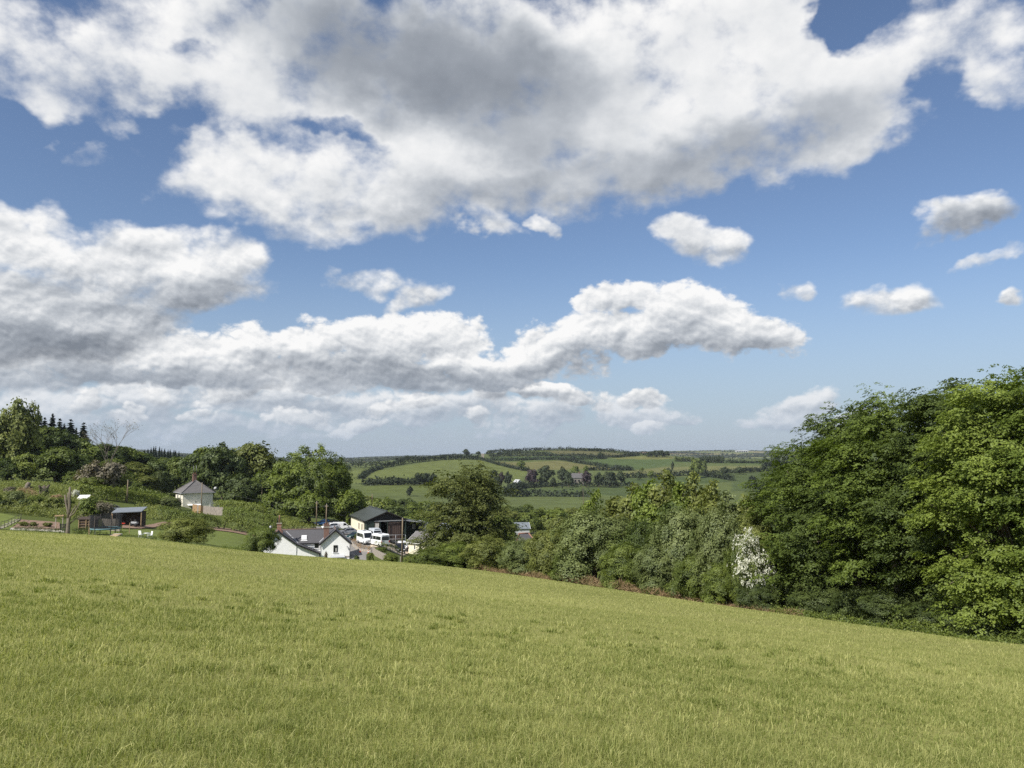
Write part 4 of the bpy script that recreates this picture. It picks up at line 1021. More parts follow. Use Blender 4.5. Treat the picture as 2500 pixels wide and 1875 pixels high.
def barn():
    p = at(944, 187); p.z = -20.9
    r = empty('metal_barn', p, R(23), 'dark green metal barn with open front and grey-green pitched roof', 'barn')
    hw, L_, e, t = 4.9, 19.0, 4.6, 6.6
    # walls: cream block flank, green sheet ends
    MB().box((-hw + .1, L_ / 2 + 1.6, 1.6), (.2, L_ - 3.2, 4.6)).build('wall', M['cream_block'], r)
    MB().box((-hw + .1, 1.0, e / 2 - .35), (.2, 2.2, e + .7)).build('wall', M['clad_green'], r)
    MB().box((-hw + .1, L_ / 2 + 2.0, 4.22), (.22, L_ - 4.1, .62)).build('wall', M['cream_block'], r)
    MB().box((hw - .1, L_ / 2, e / 2 - .35), (.2, L_, e + .7)).build('wall', M['clad_green'], r)
    MB().prism([(-hw, -.7), (hw, -.7), (hw, e), (0, t), (-hw, e)], 1, L_ - .2, L_).build('wall', M['clad_green'], r)
    # front: left cladding, beam, gable head set back under the eaves, open bay
    MB().box((-hw + .95, -.02, e / 2 - .4), (1.9, .12, e + .6)).build('wall', M['clad_green'], r)
    MB().prism([(-hw, e - .35), (hw, e - .35), (hw, e), (0, t), (-hw, e)], 1, .9, 1.05).build('gable_head', M['black_paint'], r)
    MB().box((0, .05, e - .25), (hw * 2, .16, .22)).build('beam', M['galvanised'], r)
    bar('rafter', (-hw, -.1, e - .05), (0, -.1, t - .15), .1, .2, 'door_brown', r); bar('rafter', (hw, -.1, e - .05), (0, -.1, t - .15), .1, .2, 'door_brown', r)
    d1 = MB().box((2.0, .5, 1.75), (3.4, .1, 4.3)).build('sliding_door', M['door_brown'], r)
    for i in range(7): MB().box((.5 + i * .5, .43, 1.75), (.05, .05, 4.25)).build('door_rib', M['door_brown'], d1)
    window(r, -hw + 2.55, .02, 3.1, 1.0, 1.7, 'timber_grey', 'curtain', bars=1, sill=False)
    for q in (-1.6, .25, 3.9): bar('post', (q, 0, -.5), (q, 0, e - .3), .16, .16, 'clad_green', r)
    o = .45
    plate('roof', [(0, -o, t + .12), (-hw - .5, -o, e - .08), (-hw - .5, L_ + o, e - .08), (0, L_ + o, t + .12)], .1, 'roof_green', r)
    plate('roof', [(0, -o, t + .12), (hw + .5, -o, e - .08), (hw + .5, L_ + o, e - .08), (0, L_ + o, t + .12)], .1, 'roof_green', r)
    MB().box((0, L_ / 2, t + .14), (.5, L_ + .9, .07)).build('ridge_cap', M['roof_green'], r)
    bar('gutter', (-hw - .56, -o, e - .14), (-hw - .56, L_ + o, e - .14), .14, .14, 'black_paint', r)
    window(r, -hw, 8.5, 2.6, 1.0, 1.5, 'timber_grey', axis='x', s=-1, bars=1, sill=False)
    window(r, -hw, 4.9, 2.6, 1.0, 1.5, 'timber_grey', axis='x', s=-1, bars=1, sill=False)
    # lean-to on the right
    MB().box((hw + 2.6, 6.4, 1.4), (5.2, .15, 4.6)).build('wall', M['clad_green'], r)
    MB().box((hw + 5.1, 3.2, 1.4), (.15, 6.4, 4.6)).build('wall', M['grey_sheet'], r)
    plate('roof', [(hw + .02, -.3, 4.45), (hw + 5.8, -.3, 3.55), (hw + 5.8, 6.8, 3.55), (hw + .02, 6.8, 4.45)], .1, 'roof_green', r)
    bar('fascia', (hw, -.34, 4.32), (hw + 5.8, -.34, 3.42), .06, .16, 'lead', r)
    bar('post', (hw + 5.0, 0, -.5), (hw + 5.0, 0, 3.5), .16, .16, 'galvanised', r)
    MB().box((hw + 3.6, 5.9, 2.2), (.9, .06, 1.3)).build('notice_board', M['grey_sheet'], r)
barn()
def bungalow():
    p = at(1012, 176); p.z = -23.4
    r = empty('cream_bungalow', p, R(-38), 'low cream bungalow with slate roof half hidden behind the leaning tree', 'house')
    MB().box((3.6, 3.0, 1.2), (11.0, 6.0, 4.0)).build('wall', M['cream_block'], r)
    MB().prism([(0, 3.2), (6.0, 3.2), (3.0, 5.0)], 0, -1.88, 9.08).build('gable_wall', M['render_white'], r)
    plate('roof', [(-2.3, -.45, 2.98), (9.5, -.45, 2.98), (9.5, 3.0, 5.2), (-2.3, 3.0, 5.2)], .14, 'slate_old', r)
    plate('roof', [(-2.3, 6.45, 2.98), (9.5, 6.45, 2.98), (9.5, 3.0, 5.2), (-2.3, 3.0, 5.2)], .14, 'slate_old', r)
    bar('fascia', (-2.32, -.45, 2.86), (-2.32, 3.0, 5.06), .05, .22, 'white_paint', r); bar('fascia', (-2.3, -.5, 2.86), (9.5, -.5, 2.86), .05, .2, 'white_paint', r)
    window(r, .2, 0, 1.9, .5, 1.0, 'white_paint', bars=0); window(r, 1.9, 0, 1.9, .6, 1.0, 'white_paint', bars=0); window(r, 6.5, 0, 1.7, 1.4, 1.2, 'white_paint')
    dr = MB().box((4.0, -.03, 1.0), (1.1, .08, 2.1)).build('door', M['timber'], r)
    MB().box((4.4, -.09, 1.0), (.05, .05, .14)).build('handle', M['galvanised'], dr)
    bar('downpipe', (-1.9, -.08, 2.8), (-1.9, -.08, -.6), .08, .08, 'white_paint', r)
bungalow()
def long_shed():
    p = at(1190, 232); p.z = at(1190, 232).z - .2
    r = empty('pale_shed', p, R(6), 'long pale grey metal shed seen beyond the leaning tree', 'shed')
    x0, x1 = -14, 12.8
    MB().box(((x0 + x1) / 2, 3.5, 1.7), (x1 - x0, 7.0, 5.0)).build('wall', M['grey_sheet'], r)
    MB().prism([(0, 4.2), (7, 4.2), (3.5, 5.6)], 0, x0, x1).build('gable_wall', M['grey_sheet'], r)
    plate('roof', [(x0 - .3, -.4, 4.12), (x1 + .3, -.4, 4.12), (x1 + .3, 3.5, 5.72), (x0 - .3, 3.5, 5.72)], .1, 'slate_roof_blue', r)
    plate('roof', [(x0 - .3, 7.4, 4.12), (x1 + .3, 7.4, 4.12), (x1 + .3, 3.5, 5.72), (x0 - .3, 3.5, 5.72)], .1, 'slate_roof_blue', r)
    bar('fascia', (x1 + .32, -.4, 4.05), (x1 + .32, 3.5, 5.65), .05, .18, 'white_paint', r)
    for i in range(5): MB().box((x0 + 4 + i * 6, -.03, 2.4), (1.6, .06, 1.1)).build('window', M['window_dark'], r)
long_shed()
def slate_outhouse():
    p = at(1290, 150); p.z = at(1290, 150).z
    r = empty('slate_outhouse', p, R(20), 'slate-roofed outhouse with red ridge tiles behind the hedge', 'shed')
    MB().box((0, 2.5, .8), (6.0, 5.0, 3.0)).build('wall', M['stone'], r)
    t = 6.6; e = 2.9
    for q in ([(-3.4, -.4, e), (3.4, -.4, e), (1.0, 2.5, t), (-1.0, 2.5, t)], [(-3.4, 5.4, e), (3.4, 5.4, e), (1.0, 2.5, t), (-1.0, 2.5, t)],
              [(3.4, -.4, e), (3.4, 5.4, e), (1.0, 2.5, t)], [(-3.4, -.4, e), (-3.4, 5.4, e), (-1.0, 2.5, t)]):
        plate('roof', q, .1, 'slate', r)
    for a, b in (((-1, 2.5, t + .05), (1, 2.5, t + .05)), ((1, 2.5, t + .05), (3.4, -.4, e + .06)), ((-1, 2.5, t + .05), (-3.4, -.4, e + .06)), ((1, 2.5, t + .05), (3.4, 5.4, e + .06))):
        MB().tube([a, b], .12, 6).build('ridge_tile', M['terracotta'], r)
slate_outhouse()
# far buildings among the trees of the opposite hill
def far_house(px, py, d, w, dep, h, rise, rz, wall, roof, label, chim=1):
    p = at(px, d)
    r = empty('far_house', p, rz, label, 'house')
    MB().box((0, dep / 2, h / 2 - .5), (w, dep, h + 1)).build('wall', M[wall], r)
    MB().prism([(0, h), (dep, h), (dep / 2, h + rise)], 0, -w / 2 + .02, w / 2 - .02).build('gable_wall', M[wall], r)
    for s in (-.4, dep + .4): plate('roof', [(-w / 2 - .4, s, h - .15), (w / 2 + .4, s, h - .15), (w / 2 + .4, dep / 2, h + rise + .2), (-w / 2 - .4, dep / 2, h + rise + .2)], .2, roof, r)
    for i in range(4): MB().box((-w / 2 + w * (i + .5) / 4, -.04, h * .55), (w * .09, .08, h * .3)).build('window', M['window_dark'], r)
    if chim: chimney(r, w * .3, dep / 2, h + rise - .3, h + rise + 1.8, 1.2, 'brick', 0)
far_house(1258, 1178, 925, 9, 7, 4.0, 3.2, R(-55), 'render_white', 'grey_sheet', 'small white gabled house among dark trees on the far hill', 0)
far_house(1410, 1172, 935, 22, 11, 8, 5.5, R(28), 'stone', 'slate_old', 'large stone manor with brown roof among trees on the far hill')
p = hit(1812, 1104, 3000); far = empty('white_barn', p, 0, 'long white farm building on the most distant ridge', 'barn')
MB().box((0, 10, 4), (80, 20, 9)).build('wall', M['grey_sheet'], far)
plate('roof', [(-42, -2, 8.4), (42, -2, 8.4), (42, 10, 12), (-42, 10, 12)], .5, 'grey_sheet', far); plate('roof', [(-42, 22, 8.4), (42, 22, 8.4), (42, 10, 12), (-42, 10, 12)], .5, 'grey_sheet', far)
for i in range(5): MB().box((-28 + i * 14, -.2, 3), (8, .4, 5)).build('opening', M['black_paint'], far)
p = at(1178, 1400); tw = empty('stone_tower', p, .3, 'small grey stone tower between trees on the far hilltop', 'tower')
MB().box((0, 0, 4.5), (4, 4, 10)).build('tower_wall', M['stone'], tw)
for sx in (-1, 1):
    for sy in (-1, 1): MB().box((sx * 1.6, sy * 1.6, 9.9), (.8, .8, .9)).build('merlon', M['stone'], tw)

# ================================================================== road and yard
sheet('road', [at(690, 182), at(760, 184), at(815, 172), at(846, 160), at(848, 145), at(840, 128)], [at(690, 196), at(770, 198), at(840, 190), at(905, 172), at(918, 156), at(890, 130)], M['asphalt'], 40, 14, .05)
sheet('yard', [at(905, 156), at(908, 168), at(880, 178), at(850, 200)], [at(985, 162), at(1000, 178), at(1010, 195), at(1020, 205)], M['gravel_pale'], 26, 20, .10)

# ================================================================== vehicles
def wheel(parent, x, y, r=.33, w=.22):
    t = MB().tube([(x, y - w / 2, r), (x, y + w / 2, r)], r, 18, True, False).build('wheel', M['black_rubber'], parent, .02)
    s = 1 if y > 0 else -1
    MB().tube([(x, y + s * (w / 2 - .01), r), (x, y + s * (w / 2 + .012), r)], [r * .62, r * .55], 14, True, False).build('rim', M['galvanised'], t)
def vehicle(name, prof, width, belt, tuck, paint, loc, fwd, label, glass, wheels, r=.33, cat='car', windscreen=None, rear=None, nose=.6, tail=.6, lamps=True, plate_y=True, roofbits=None, lean=0.0):
    """profile is the side outline (x forward, z up), glass the side windows in the same plane"""
    o = empty(name, loc, math.atan2(fwd[1], fwd[0]), label, cat)
    def half(z): return width / 2 * (1 - tuck * max(0, (z - belt)) / 1.0)
    n = len(prof); mb = MB()
    vs = [(x, -half(z), z) for x, z in prof] + [(x, half(z), z) for x, z in prof]
    mb.add(vs, [(i, (i + 1) % n, n + (i + 1) % n, n + i) for i in range(n)] + [tuple(range(n - 1, -1, -1)), tuple(range(n, 2 * n))])
    body = mb.build('body', M[paint], o, .06)
    for s in (-1, 1):
        for g in glass:
            off = .012
            q = [Vector((x, s * (half(z) + off), z)) for x, z in g]
            m2 = MB(); k = len(q); m2.add(q + [p - Vector((0, s * .03, 0)) for p in q], [tuple(range(k)), tuple(range(2 * k - 1, k - 1, -1))] + [(i, (i + 1) % k, k + (i + 1) % k, k + i) for i in range(k)])
            m2.build('side_window', M['glass_car'], o)
        for x in wheels:
            MB().tube([(x, s * (width / 2 - .16), r), (x, s * (width / 2 + .012), r)], r * 1.16, 18, True, False).build('wheel_arch', M['plastic_grey'], o)
            wheel(o, x, s * (width / 2 - .08), r)
        if lamps:
            xs = [p[0] for p in prof]; MB().box((max(xs) - .10, s * width * .36, nose), (.26, width * .2, .18)).build('headlight', M['lamp_glass'], o, .03)
            MB().box((min(xs) + .05, s * width * .44, tail), (.16, width * .09, .42)).build('tail_light', M['lamp_red'], o, .02)
            MB().box((windscreen[0][0] - .25 if windscreen else .5, s * (width / 2 + .12), belt + .12), (.16, .22, .22)).build('mirror', M['plastic_grey'], o, .03)
    for g, nm in ((windscreen, 'windscreen'), (rear, 'rear_window')):
        if g:
            (x0, z0), (x1, z1) = g; nx, nz = (z1 - z0), -(x1 - x0); l = math.hypot(nx, nz); sg = 1 if nm == 'windscreen' else -1
            if nx * sg < 0: nx, nz = -nx, -nz
            dx, dz = nx / l * .015, nz / l * .015
            q = [(x0 + dx, -half(z0) * .86, z0 + dz), (x0 + dx, half(z0) * .86, z0 + dz), (x1 + dx, half(z1) * .84, z1 + dz), (x1 + dx, -half(z1) * .84, z1 + dz)]
            m2 = MB(); m2.add(q + [(a - dx * 2, b, c - dz * 2) for a, b, c in q], [(0, 1, 2, 3), (7, 6, 5, 4), (0, 4, 5, 1), (1, 5, 6, 2), (2, 6, 7, 3), (3, 7, 4, 0)])
            m2.build(nm, M['glass_car'], o)
    xs = [p[0] for p in prof]
    MB().box((max(xs) - .02, 0, .42), (.16, width * .94, .22)).build('bumper', M['plastic_grey'], o, .04)
    MB().box((min(xs) + .02, 0, .42), (.16, width * .94, .22)).build('bumper', M['plastic_grey'], o, .04)
    MB().box((max(xs) + .06, 0, .45), (.02, .52, .11)).build('number_plate', M['white_paint'], o)
    MB().box((min(xs) - .065, 0, .62), (.02, .52, .11)).build('number_plate', M['plate_yellow'], o)
    return o
BUS = [(-2.75, .35), (2.75, .35), (2.85, .75), (2.75, 1.05), (1.95, 1.28), (1.25, 2.42), (.9, 2.58), (-2.55, 2.6), (-2.72, 2.45), (-2.78, 1.2)]
BUSW = [[(-2.55, 1.42), (-.55, 1.42), (-.55, 2.12), (-2.5, 2.12)], [(-.45, 1.42), (.75, 1.42), (.75, 2.12), (-.45, 2.12)], [(.88, 1.36), (1.75, 1.36), (1.38, 2.08), (.88, 2.12)]]
def bus(loc, fwd, label, paint='car_white', hatch=True, lettering=False):
    o = vehicle('minibus', BUS, 2.0, 1.25, .07, paint, loc, fwd, label, BUSW, (-1.75, 1.85), .34, 'minibus', ((1.92, 1.34), (1.32, 2.32)), ((-2.775, 1.4), (-2.745, 2.15)), .86, 1.1)
    if hatch: MB().box((-.6, 0, 2.62), (.75, .6, .08)).build('roof_hatch', M['plastic_grey'], o, .02)
    MB().box((2.83, 0, .82), (.05, .9, .2)).build('grille', M['plastic_grey'], o)
    for s in (-1, 1): MB().box((-.1, s * 1.005, .95), (1.5, .01, .02)).build('door_seam', M['plastic_grey'], o)
    if lettering:     # dark lettering over and under the rear window, too small to be read
        rr = random.Random(4); x = -.62
        while x < .62:
            w = rr.uniform(.05, .09); h = rr.uniform(.05, .10); MB().box((-2.745, -x, 2.30), (.012, w, h)).build('letter', M['black_paint'], o); x += w + .03
        for q in (-.62, -.5, -.38, -.25): MB().box((-2.79, -q, 1.16), (.012, .08, .13)).build('letter', M['black_paint'], o)
    return o
def gpt(px, d, dz=.12):
    p = at(px, d); p.z += dz; return p
bus(gpt(893, 163), (.50, -.86), 'white minibus with long black side windows facing the camera, left of the three')
bus(gpt(926, 160), (-.62, .78), 'white minibus parked with its rear window towards the camera', lettering=True)
m3 = bus(gpt(918, 176), (.42, -.9), 'pale silver minibus standing nearest the barn front', 'car_pale')
MB().box((.5, 0, 2.72), (1.5, 1.3, .16)).build('roof_unit', M['car_pale'], m3, .05)
PV = [(-2.2, .32), (2.15, .32), (2.25, .62), (2.2, .85), (1.45, 1.05), (.75, 1.72), (.35, 1.84), (-2.1, 1.86), (-2.22, 1.7), (-2.25, .9)]
vehicle('panel_van', PV, 1.8, 1.0, .08, 'car_white', gpt(836, 191), (.93, .36), 'white panel van side-on behind the silver hatchback', [[(.15, 1.12), (1.1, 1.12), (.72, 1.62), (.2, 1.64)]], (-1.4, 1.4), .31, 'van', ((1.42, 1.1), (.82, 1.66)), None, .72, .9)
HB = [(-2.0, .30), (2.05, .30), (2.15, .55), (2.05, .78), (1.15, .98), (.35, 1.45), (-.2, 1.52), (-1.25, 1.46), (-1.95, 1.05), (-2.1, .85)]
HW = [[(-1.5, 1.02), (-.5, 1.02), (-.5, 1.40), (-1.2, 1.37)], [(-.42, 1.02), (.85, 1.00), (.3, 1.36), (-.42, 1.40)]]
vehicle('hatchback_car', HB, 1.78, .95, .22, 'car_silver', gpt(849, 180), (-.90, -.43), 'silver grey hatchback car parked nose left in front of the white van', HW, (-1.3, 1.3), .32, 'car', ((1.1, 1.03), (.42, 1.43)), ((-1.92, 1.08), (-1.32, 1.44)), .66, .82)
vehicle('estate_car', HB, 1.78, .95, .22, 'car_green', gpt(869, 172), (-.62, -.78), 'dark teal green car tucked between the silver hatchback and minibuses', HW, (-1.3, 1.3), .32, 'car', ((1.1, 1.03), (.42, 1.43)), ((-1.92, 1.08), (-1.32, 1.44)), .66, .82)
vehicle('hatchback_car', HB, 1.78, .95, .22, 'car_blue', gpt(790, 203), (-.98, -.15), 'blue car in the shade at the left end of the parked row', HW, (-1.3, 1.3), .32, 'car', ((1.1, 1.03), (.42, 1.43)), ((-1.92, 1.08), (-1.32, 1.44)), .66, .82)
vehicle('hatchback_car', HB, 1.78, .95, .22, 'car_black', gpt(811, 200), (-.8, -.6), 'black car in the shade just right of the blue car', HW, (-1.3, 1.3), .32, 'car', ((1.1, 1.03), (.42, 1.43)), ((-1.92, 1.08), (-1.32, 1.44)), .66, .82)
vehicle('hatchback_car', HB, 1.7, .95, .22, 'car_white', gpt(808, 188), (-.75, -.66), 'small white car parked left of the white panel van', HW, (-1.3, 1.3), .32, 'car', ((1.1, 1.03), (.42, 1.43)), ((-1.92, 1.08), (-1.32, 1.44)), .66, .82)
JP = [(-2.1, .45), (2.1, .45), (2.2, .75), (2.1, 1.1), (.95, 1.2), (.45, 1.78), (.2, 1.85), (-2.0, 1.85), (-2.12, 1.7), (-2.15, 1.0)]
vehicle('off_road_car', JP, 1.85, 1.15, .12, 'car_black', gpt(978, 169), (.25, -.97), 'dark off-road car facing the camera beside the cream bungalow', [[(-1.9, 1.22), (-.6, 1.22), (-.6, 1.7), (-1.85, 1.7)], [(-.5, 1.22), (.8, 1.22), (.4, 1.68), (-.5, 1.7)]], (-1.4, 1.4), .38, 'car', ((.92, 1.24), (.5, 1.74)), None, .85, .9)
vehicle('panel_van', PV, 1.8, 1.0, .08, 'car_white', gpt(984, 181), (.3, -.95), 'white van mostly hidden behind the tall wooden pole', [[(.15, 1.12), (1.1, 1.12), (.72, 1.62), (.2, 1.64)]], (-1.4, 1.4), .31, 'van', ((1.42, 1.1), (.82, 1.66)), None, .72, .9)
for px, d, lb in ((881, 152, 'traffic cone at the edge of the stone-kerbed planting bed'), (901, 147, 'traffic cone on the drive near the picket fence')):
    c = empty('traffic_cone', gpt(px, d, .06), 0, 'orange and white ' + lb, 'traffic cone', 'traffic cones on the drive')
    MB().box((0, 0, .03), (.42, .42, .06)).build('base', M['cone_orange'], c, .02)
    for z0, z1, m_ in ((.06, .32, 'cone_orange'), (.32, .56, 'white_paint'), (.56, .78, 'cone_orange')):
        MB().tube([(0, 0, z0), (0, 0, z1)], [.17 * (1 - z0 / .9), .17 * (1 - z1 / .9)], 14).build('band', M[m_], c)
# planting bed with stone kerb between drive and minibuses
KP = [at(846, 175), at(862, 163), at(880, 154), at(908, 150)]
def low_wall(name, pts, h, w, mat, label, n=24):
    P = np.array([(q[0], q[1]) for q in pts], float); s = np.concatenate([[0], np.cumsum(np.linalg.norm(np.diff(P, axis=0), axis=1))])
    mid = Vector((*P[len(P) // 2], Z1(*P[len(P) // 2]))); r = empty(name, mid, 0, label, 'wall')
    rr = random.Random(2); me = None; l = s[-1] / n
    for i in range(n):
        t = (i + .5) / n * s[-1]; x = np.interp(t, s, P[:, 0]); y = np.interp(t, s, P[:, 1]); x2 = np.interp(t + .05, s, P[:, 0]); y2 = np.interp(t + .05, s, P[:, 1])
        if me is None: me = MB().box((0, 0, 0), (l * .97, w, h)).mesh('stone'); me.materials.append(M[mat])
        o = link('stone', me, r); o.location = Vector((x, y, Z1(x, y) + h / 2 - .05 + rr.uniform(-.03, .03))) - mid
        o.rotation_euler = (rr.uniform(-.04, .04), rr.uniform(-.04, .04), math.atan2(y2 - y, x2 - x) + rr.uniform(-.05, .05))
    return r
low_wall('stone_kerb', KP, .45, .35, 'stone', 'rough stone kerb curving round the planting bed by the minibuses', 26)
cover('bed_plants', [at(850, 176), at(866, 164), at(884, 155), at(906, 152), at(905, 156), at(884, 161), at(868, 171)], 9, .16, .55, 'bracken', 'brownish shrubs filling the stone-kerbed bed by the minibuses', 3)
# galvanised rail in front of the barn, blue tubs
g0 = at(943, 182); r = empty('metal_railing', g0, R(8), 'thin galvanised railing with posts in front of the barn', 'railing')
for i in range(3): MB().tube([(i * 2.3, 0, -.2), (i * 2.3, 0, 1.9)], .05, 8).build('post', M['galvanised'], r)
for z in (.9, 1.85): MB().tube([(0, 0, z), (4.6, .02, z + .1)], .035, 8).build('rail', M['galvanised'], r)
for i, (px, lb) in enumerate(((977, 'low blue plastic crate on the gravel by the barn'), (985, 'upright blue plastic barrel beside the tall wooden pole'))):
    p = gpt(px, 183)
    if i: 
        t = empty('blue_barrel', p, 0, lb, 'barrel'); MB().tube([(0, 0, 0), (0, 0, .1), (0, 0, .5), (0, 0, .9), (0, 0, 1.0)], [.26, .3, .32, .3, .26], 16).build('drum', M['blue_plastic'], t)
        for z in (.33, .66): MB().tube([(0, 0, z - .03), (0, 0, z + .03)], .33, 16).build('hoop', M['blue_plastic'], t)
    else:
        t = empty('blue_crate', p, .3, lb, 'crate'); MB().box((0, 0, .05), (1.3, .9, .1)).build('base', M['blue_plastic'], t)
        for a, b in (((0, .43, .3), (1.3, .04, .5)), ((0, -.43, .3), (1.3, .04, .5)), ((.63, 0, .3), (.04, .82, .5)), ((-.63, 0, .3), (.04, .82, .5))): MB().box(a, b).build('side', M['blue_plastic'], t)

# ------------------------------------------------------------------ person by the bungalow
def person():
    p = gpt(996, 174, .02); p.z = at(996, 174).z + .03
    r = empty('person', p, R(-10), 'person in dark T-shirt and dark shorts standing by the cream bungalow', 'person')
    V = [(0, 0, .95), (0, 0, 1.15), (0, 0, 1.38), (0, -.01, 1.50), (0, -.02, 1.60), (0, -.03, 1.70),
         (.10, 0, .88), (.12, 0, .50), (.13, .02, .10), (.14, -.10, .05), (-.10, 0, .88), (-.13, .03, .50), (-.15, .06, .10), (-.17, -.06, .05),
         (.19, 0, 1.42), (.27, .02, 1.16), (.25, -.12, .95), (-.19, 0, 1.42), (-.30, 0, 1.17), (-.40, -.16, 1.03)]
    Eg = [(0, 1), (1, 2), (2, 3), (3, 4), (4, 5), (0, 6), (6, 7), (7, 8), (8, 9), (0, 10), (10, 11), (11, 12), (12, 13), (2, 14), (14, 15), (15, 16), (2, 17), (17, 18), (18, 19)]
    Rd = [.15, .14, .16, .06, .095, .08, .10, .065, .045, .045, .10, .065, .045, .045, .07, .045, .032, .07, .045, .032]
    me = bpy.data.meshes.new('body'); me.from_pydata(V, Eg, []); me.materials.append(M['skin'])
    o = link('body', me, r); sk = o.modifiers.new('skin', 'SKIN')
    for i, q in enumerate(me.skin_vertices[0].data): q.radius = (Rd[i], Rd[i] * .85); q.use_root = (i == 0)
    o.modifiers.new('sub', 'SUBSURF').levels = 2; o.modifiers['sub'].render_levels = 2
    for hx, hy, hz, s in ((.25, -.15, .90, 1), (-.42, -.20, .99, -1)):      # hands: palm and five fingers
        hb = MB(); hb.box((hx, hy, hz), (.045, .075, .085))
        for k in range(4): hb.tube([(hx, hy - .03 + k * .02, hz - .04), (hx + .005 * s, hy - .035 + k * .02, hz - .075 - .006 * (k in (1, 2))), (hx - .012 * s, hy - .04 + k * .02, hz - .105 - .008 * (k in (1, 2)))], [.010, .009, .007], 6)
        hb.tube([(hx, hy - .035, hz + .01), (hx - .01 * s, hy - .06, hz - .015), (hx - .015 * s, hy - .07, hz - .04)], [.012, .010, .008], 6)
        hb.build('hand', M['skin'], r)
    hair = MB(); hair.tube([(0, -.005, 1.62), (0, -.005, 1.70), (0, -.01, 1.77), (0, -.015, 1.80)], [.098, .104, .075, .02], 12); hair.build('hair', M['hair'], r)
    fa = MB()
    fa.box((0, -.115, 1.645), (.028, .04, .05)); fa.box((.09, -.01, 1.645), (.02, .04, .06)); fa.box((-.09, -.01, 1.645), (.02, .04, .06)); fa.build('nose_and_ears', M['skin'], r)
    ey = MB(); ey.box((.035, -.103, 1.67), (.022, .012, .012)); ey.box((-.035, -.103, 1.67), (.022, .012, .012)); ey.box((0, -.10, 1.605), (.05, .012, .010)); ey.build('eyes_and_mouth', M['hair'], r)
    sh = MB(); sh.tube([(0, 0, .90), (0, 0, 1.05), (0, 0, 1.25), (0, 0, 1.40), (0, 0, 1.47)], [.185, .172, .19, .185, .09], 16, False)
    for s in (-1, 1): sh.tube([(s * .13, 0, 1.42), (s * .22, .0, 1.36), (s * .275, .01, 1.20)], [.085, .078, .07], 10, False)
    sh.build('shirt', M['cloth_dark'], r)
    st = MB(); st.tube([(0, 0, .97), (0, 0, .86)], [.182, .19], 14, False)
    for s in (-1, 1): st.tube([(s * .09, 0, .92), (s * .115, .005, .70), (s * .125, .01, .48)], [.115, .11, .10], 12, False)
    st.build('shorts', M['cloth_dark'], r)
    for x, y in ((.14, -.05), (-.165, -.01)): MB().box((x, y, .04), (.10, .27, .09)).build('shoe', M['cloth_dark'], r, .03)
person()

# ------------------------------------------------------------------ poles and wires
POLE = {}
def pole(key, px, d, top, label, r=.14, mat='pole_wood', arms=0):
    b = at(px, d); h = -vz(top) * d - b.z
    o = empty('utility_pole', b, 0, label, 'pole', 'wooden utility poles')
    MB().tube([(0, 0, -.4), (0, 0, h * .6), (0, 0, h)], [r * 1.15, r, r * .8], 10).build('post', M[mat], o)
    MB().tube([(0, 0, h), (0, 0, h + .04)], [r * .95, r * .7], 10).build('cap', M['lead'], o)
    for z in (h - .5, h - 1.1)[:arms]:
        MB().box((0, -.0, z), (.8, .09, .09)).build('crossarm', M['pole_wood'], o)
        for s in (-1, 1): MB().tube([(s * .33, 0, z + .04), (s * .33, 0, z + .2)], [.04, .05], 8).build('insulator', M['ceramic_dish'], o)
    POLE[key] = Vector((b.x, b.y, b.z + h - .35))
pole('hill', 309, 176, 1172, 'wooden pole above the open-fronted garden shed', .15)
pole('house', 491, 206, 1178, 'wooden pole in front of the cream house')
pole('behind', 638, 236, 1188, 'thin wooden pole between dark trees right of the cream house', .12)
pole('lane', 773, 200, 1224, 'wooden pole left of the two by the parked cars', arms=1)
pole('cars', 797, 184, 1231, 'wooden pole rising behind the right cottage chimney', arms=1)
pole('yard', 983, 140, 1265, 'tall wooden pole at the meadow edge before the cream bungalow', .135)
pole('back', 908, 216, 1206, 'thin pole standing up behind the barn ridge', .11)
pole('stay', 752, 206, 1240, 'short pole with stay wire in deep shade left of the cars', .12)
def wire(a, b, sag, label, r=.022):
    a = Vector(a); b = Vector(b); pts = [a.lerp(b, t) - Vector((0, 0, sag * 4 * t * (1 - t))) for t in np.linspace(0, 1, 14)]
    mb = MB(); mb.tube([p - a for p in pts], r, 4, True); o = mb.build('overhead_wire', M['wire'], None); o.location = a
    tag(o, label, 'wire', 'overhead wires')
P_ = POLE
bw = at(945, 190); bw.z = -16.2
wire(P_['house'], P_['behind'], .8, 'overhead wire from the cream house pole to the thin pole among trees')
wire(P_['house'] + Vector((.3, 0, -.6)), P_['lane'], 1.6, 'long overhead wire from the cream house pole down to the lane pole')
wire(P_['hill'], P_['house'], 1.2, 'overhead wire crossing the hillside to the cream house pole')
wire(P_['lane'], P_['cars'], .3, 'short overhead wire between the two poles by the cars')
wire(P_['stay'] + Vector((-12, 0, 1.5)), P_['cars'] + Vector((0, 0, -.2)), .5, 'overhead wire running left from the pole behind the cottage chimney', .03)
wire(P_['cars'], bw + Vector((-6, 4, .8)), .5, 'upper overhead wire from the chimney pole to the barn roof', .028)
wire(P_['cars'] + Vector((0, 0, -.6)), bw + Vector((-7, 2, 0)), .6, 'lower overhead wire from the chimney pole to the barn eave', .028)
wire(P_['cars'] + Vector((0, 0, -.9)), at(850, 190) + Vector((0, 0, 3.5)), .2, 'overhead wire slanting down from the chimney pole to the cream flank', .024)
wire(P_['yard'], bw + Vector((-.5, -3, -.5)), .5, 'overhead wire from the tall meadow-edge pole to the barn front')
wire(P_['stay'], at(738, 203) + Vector((0, 0, .2)), 0, 'taut stay wire slanting down from the short shaded pole')

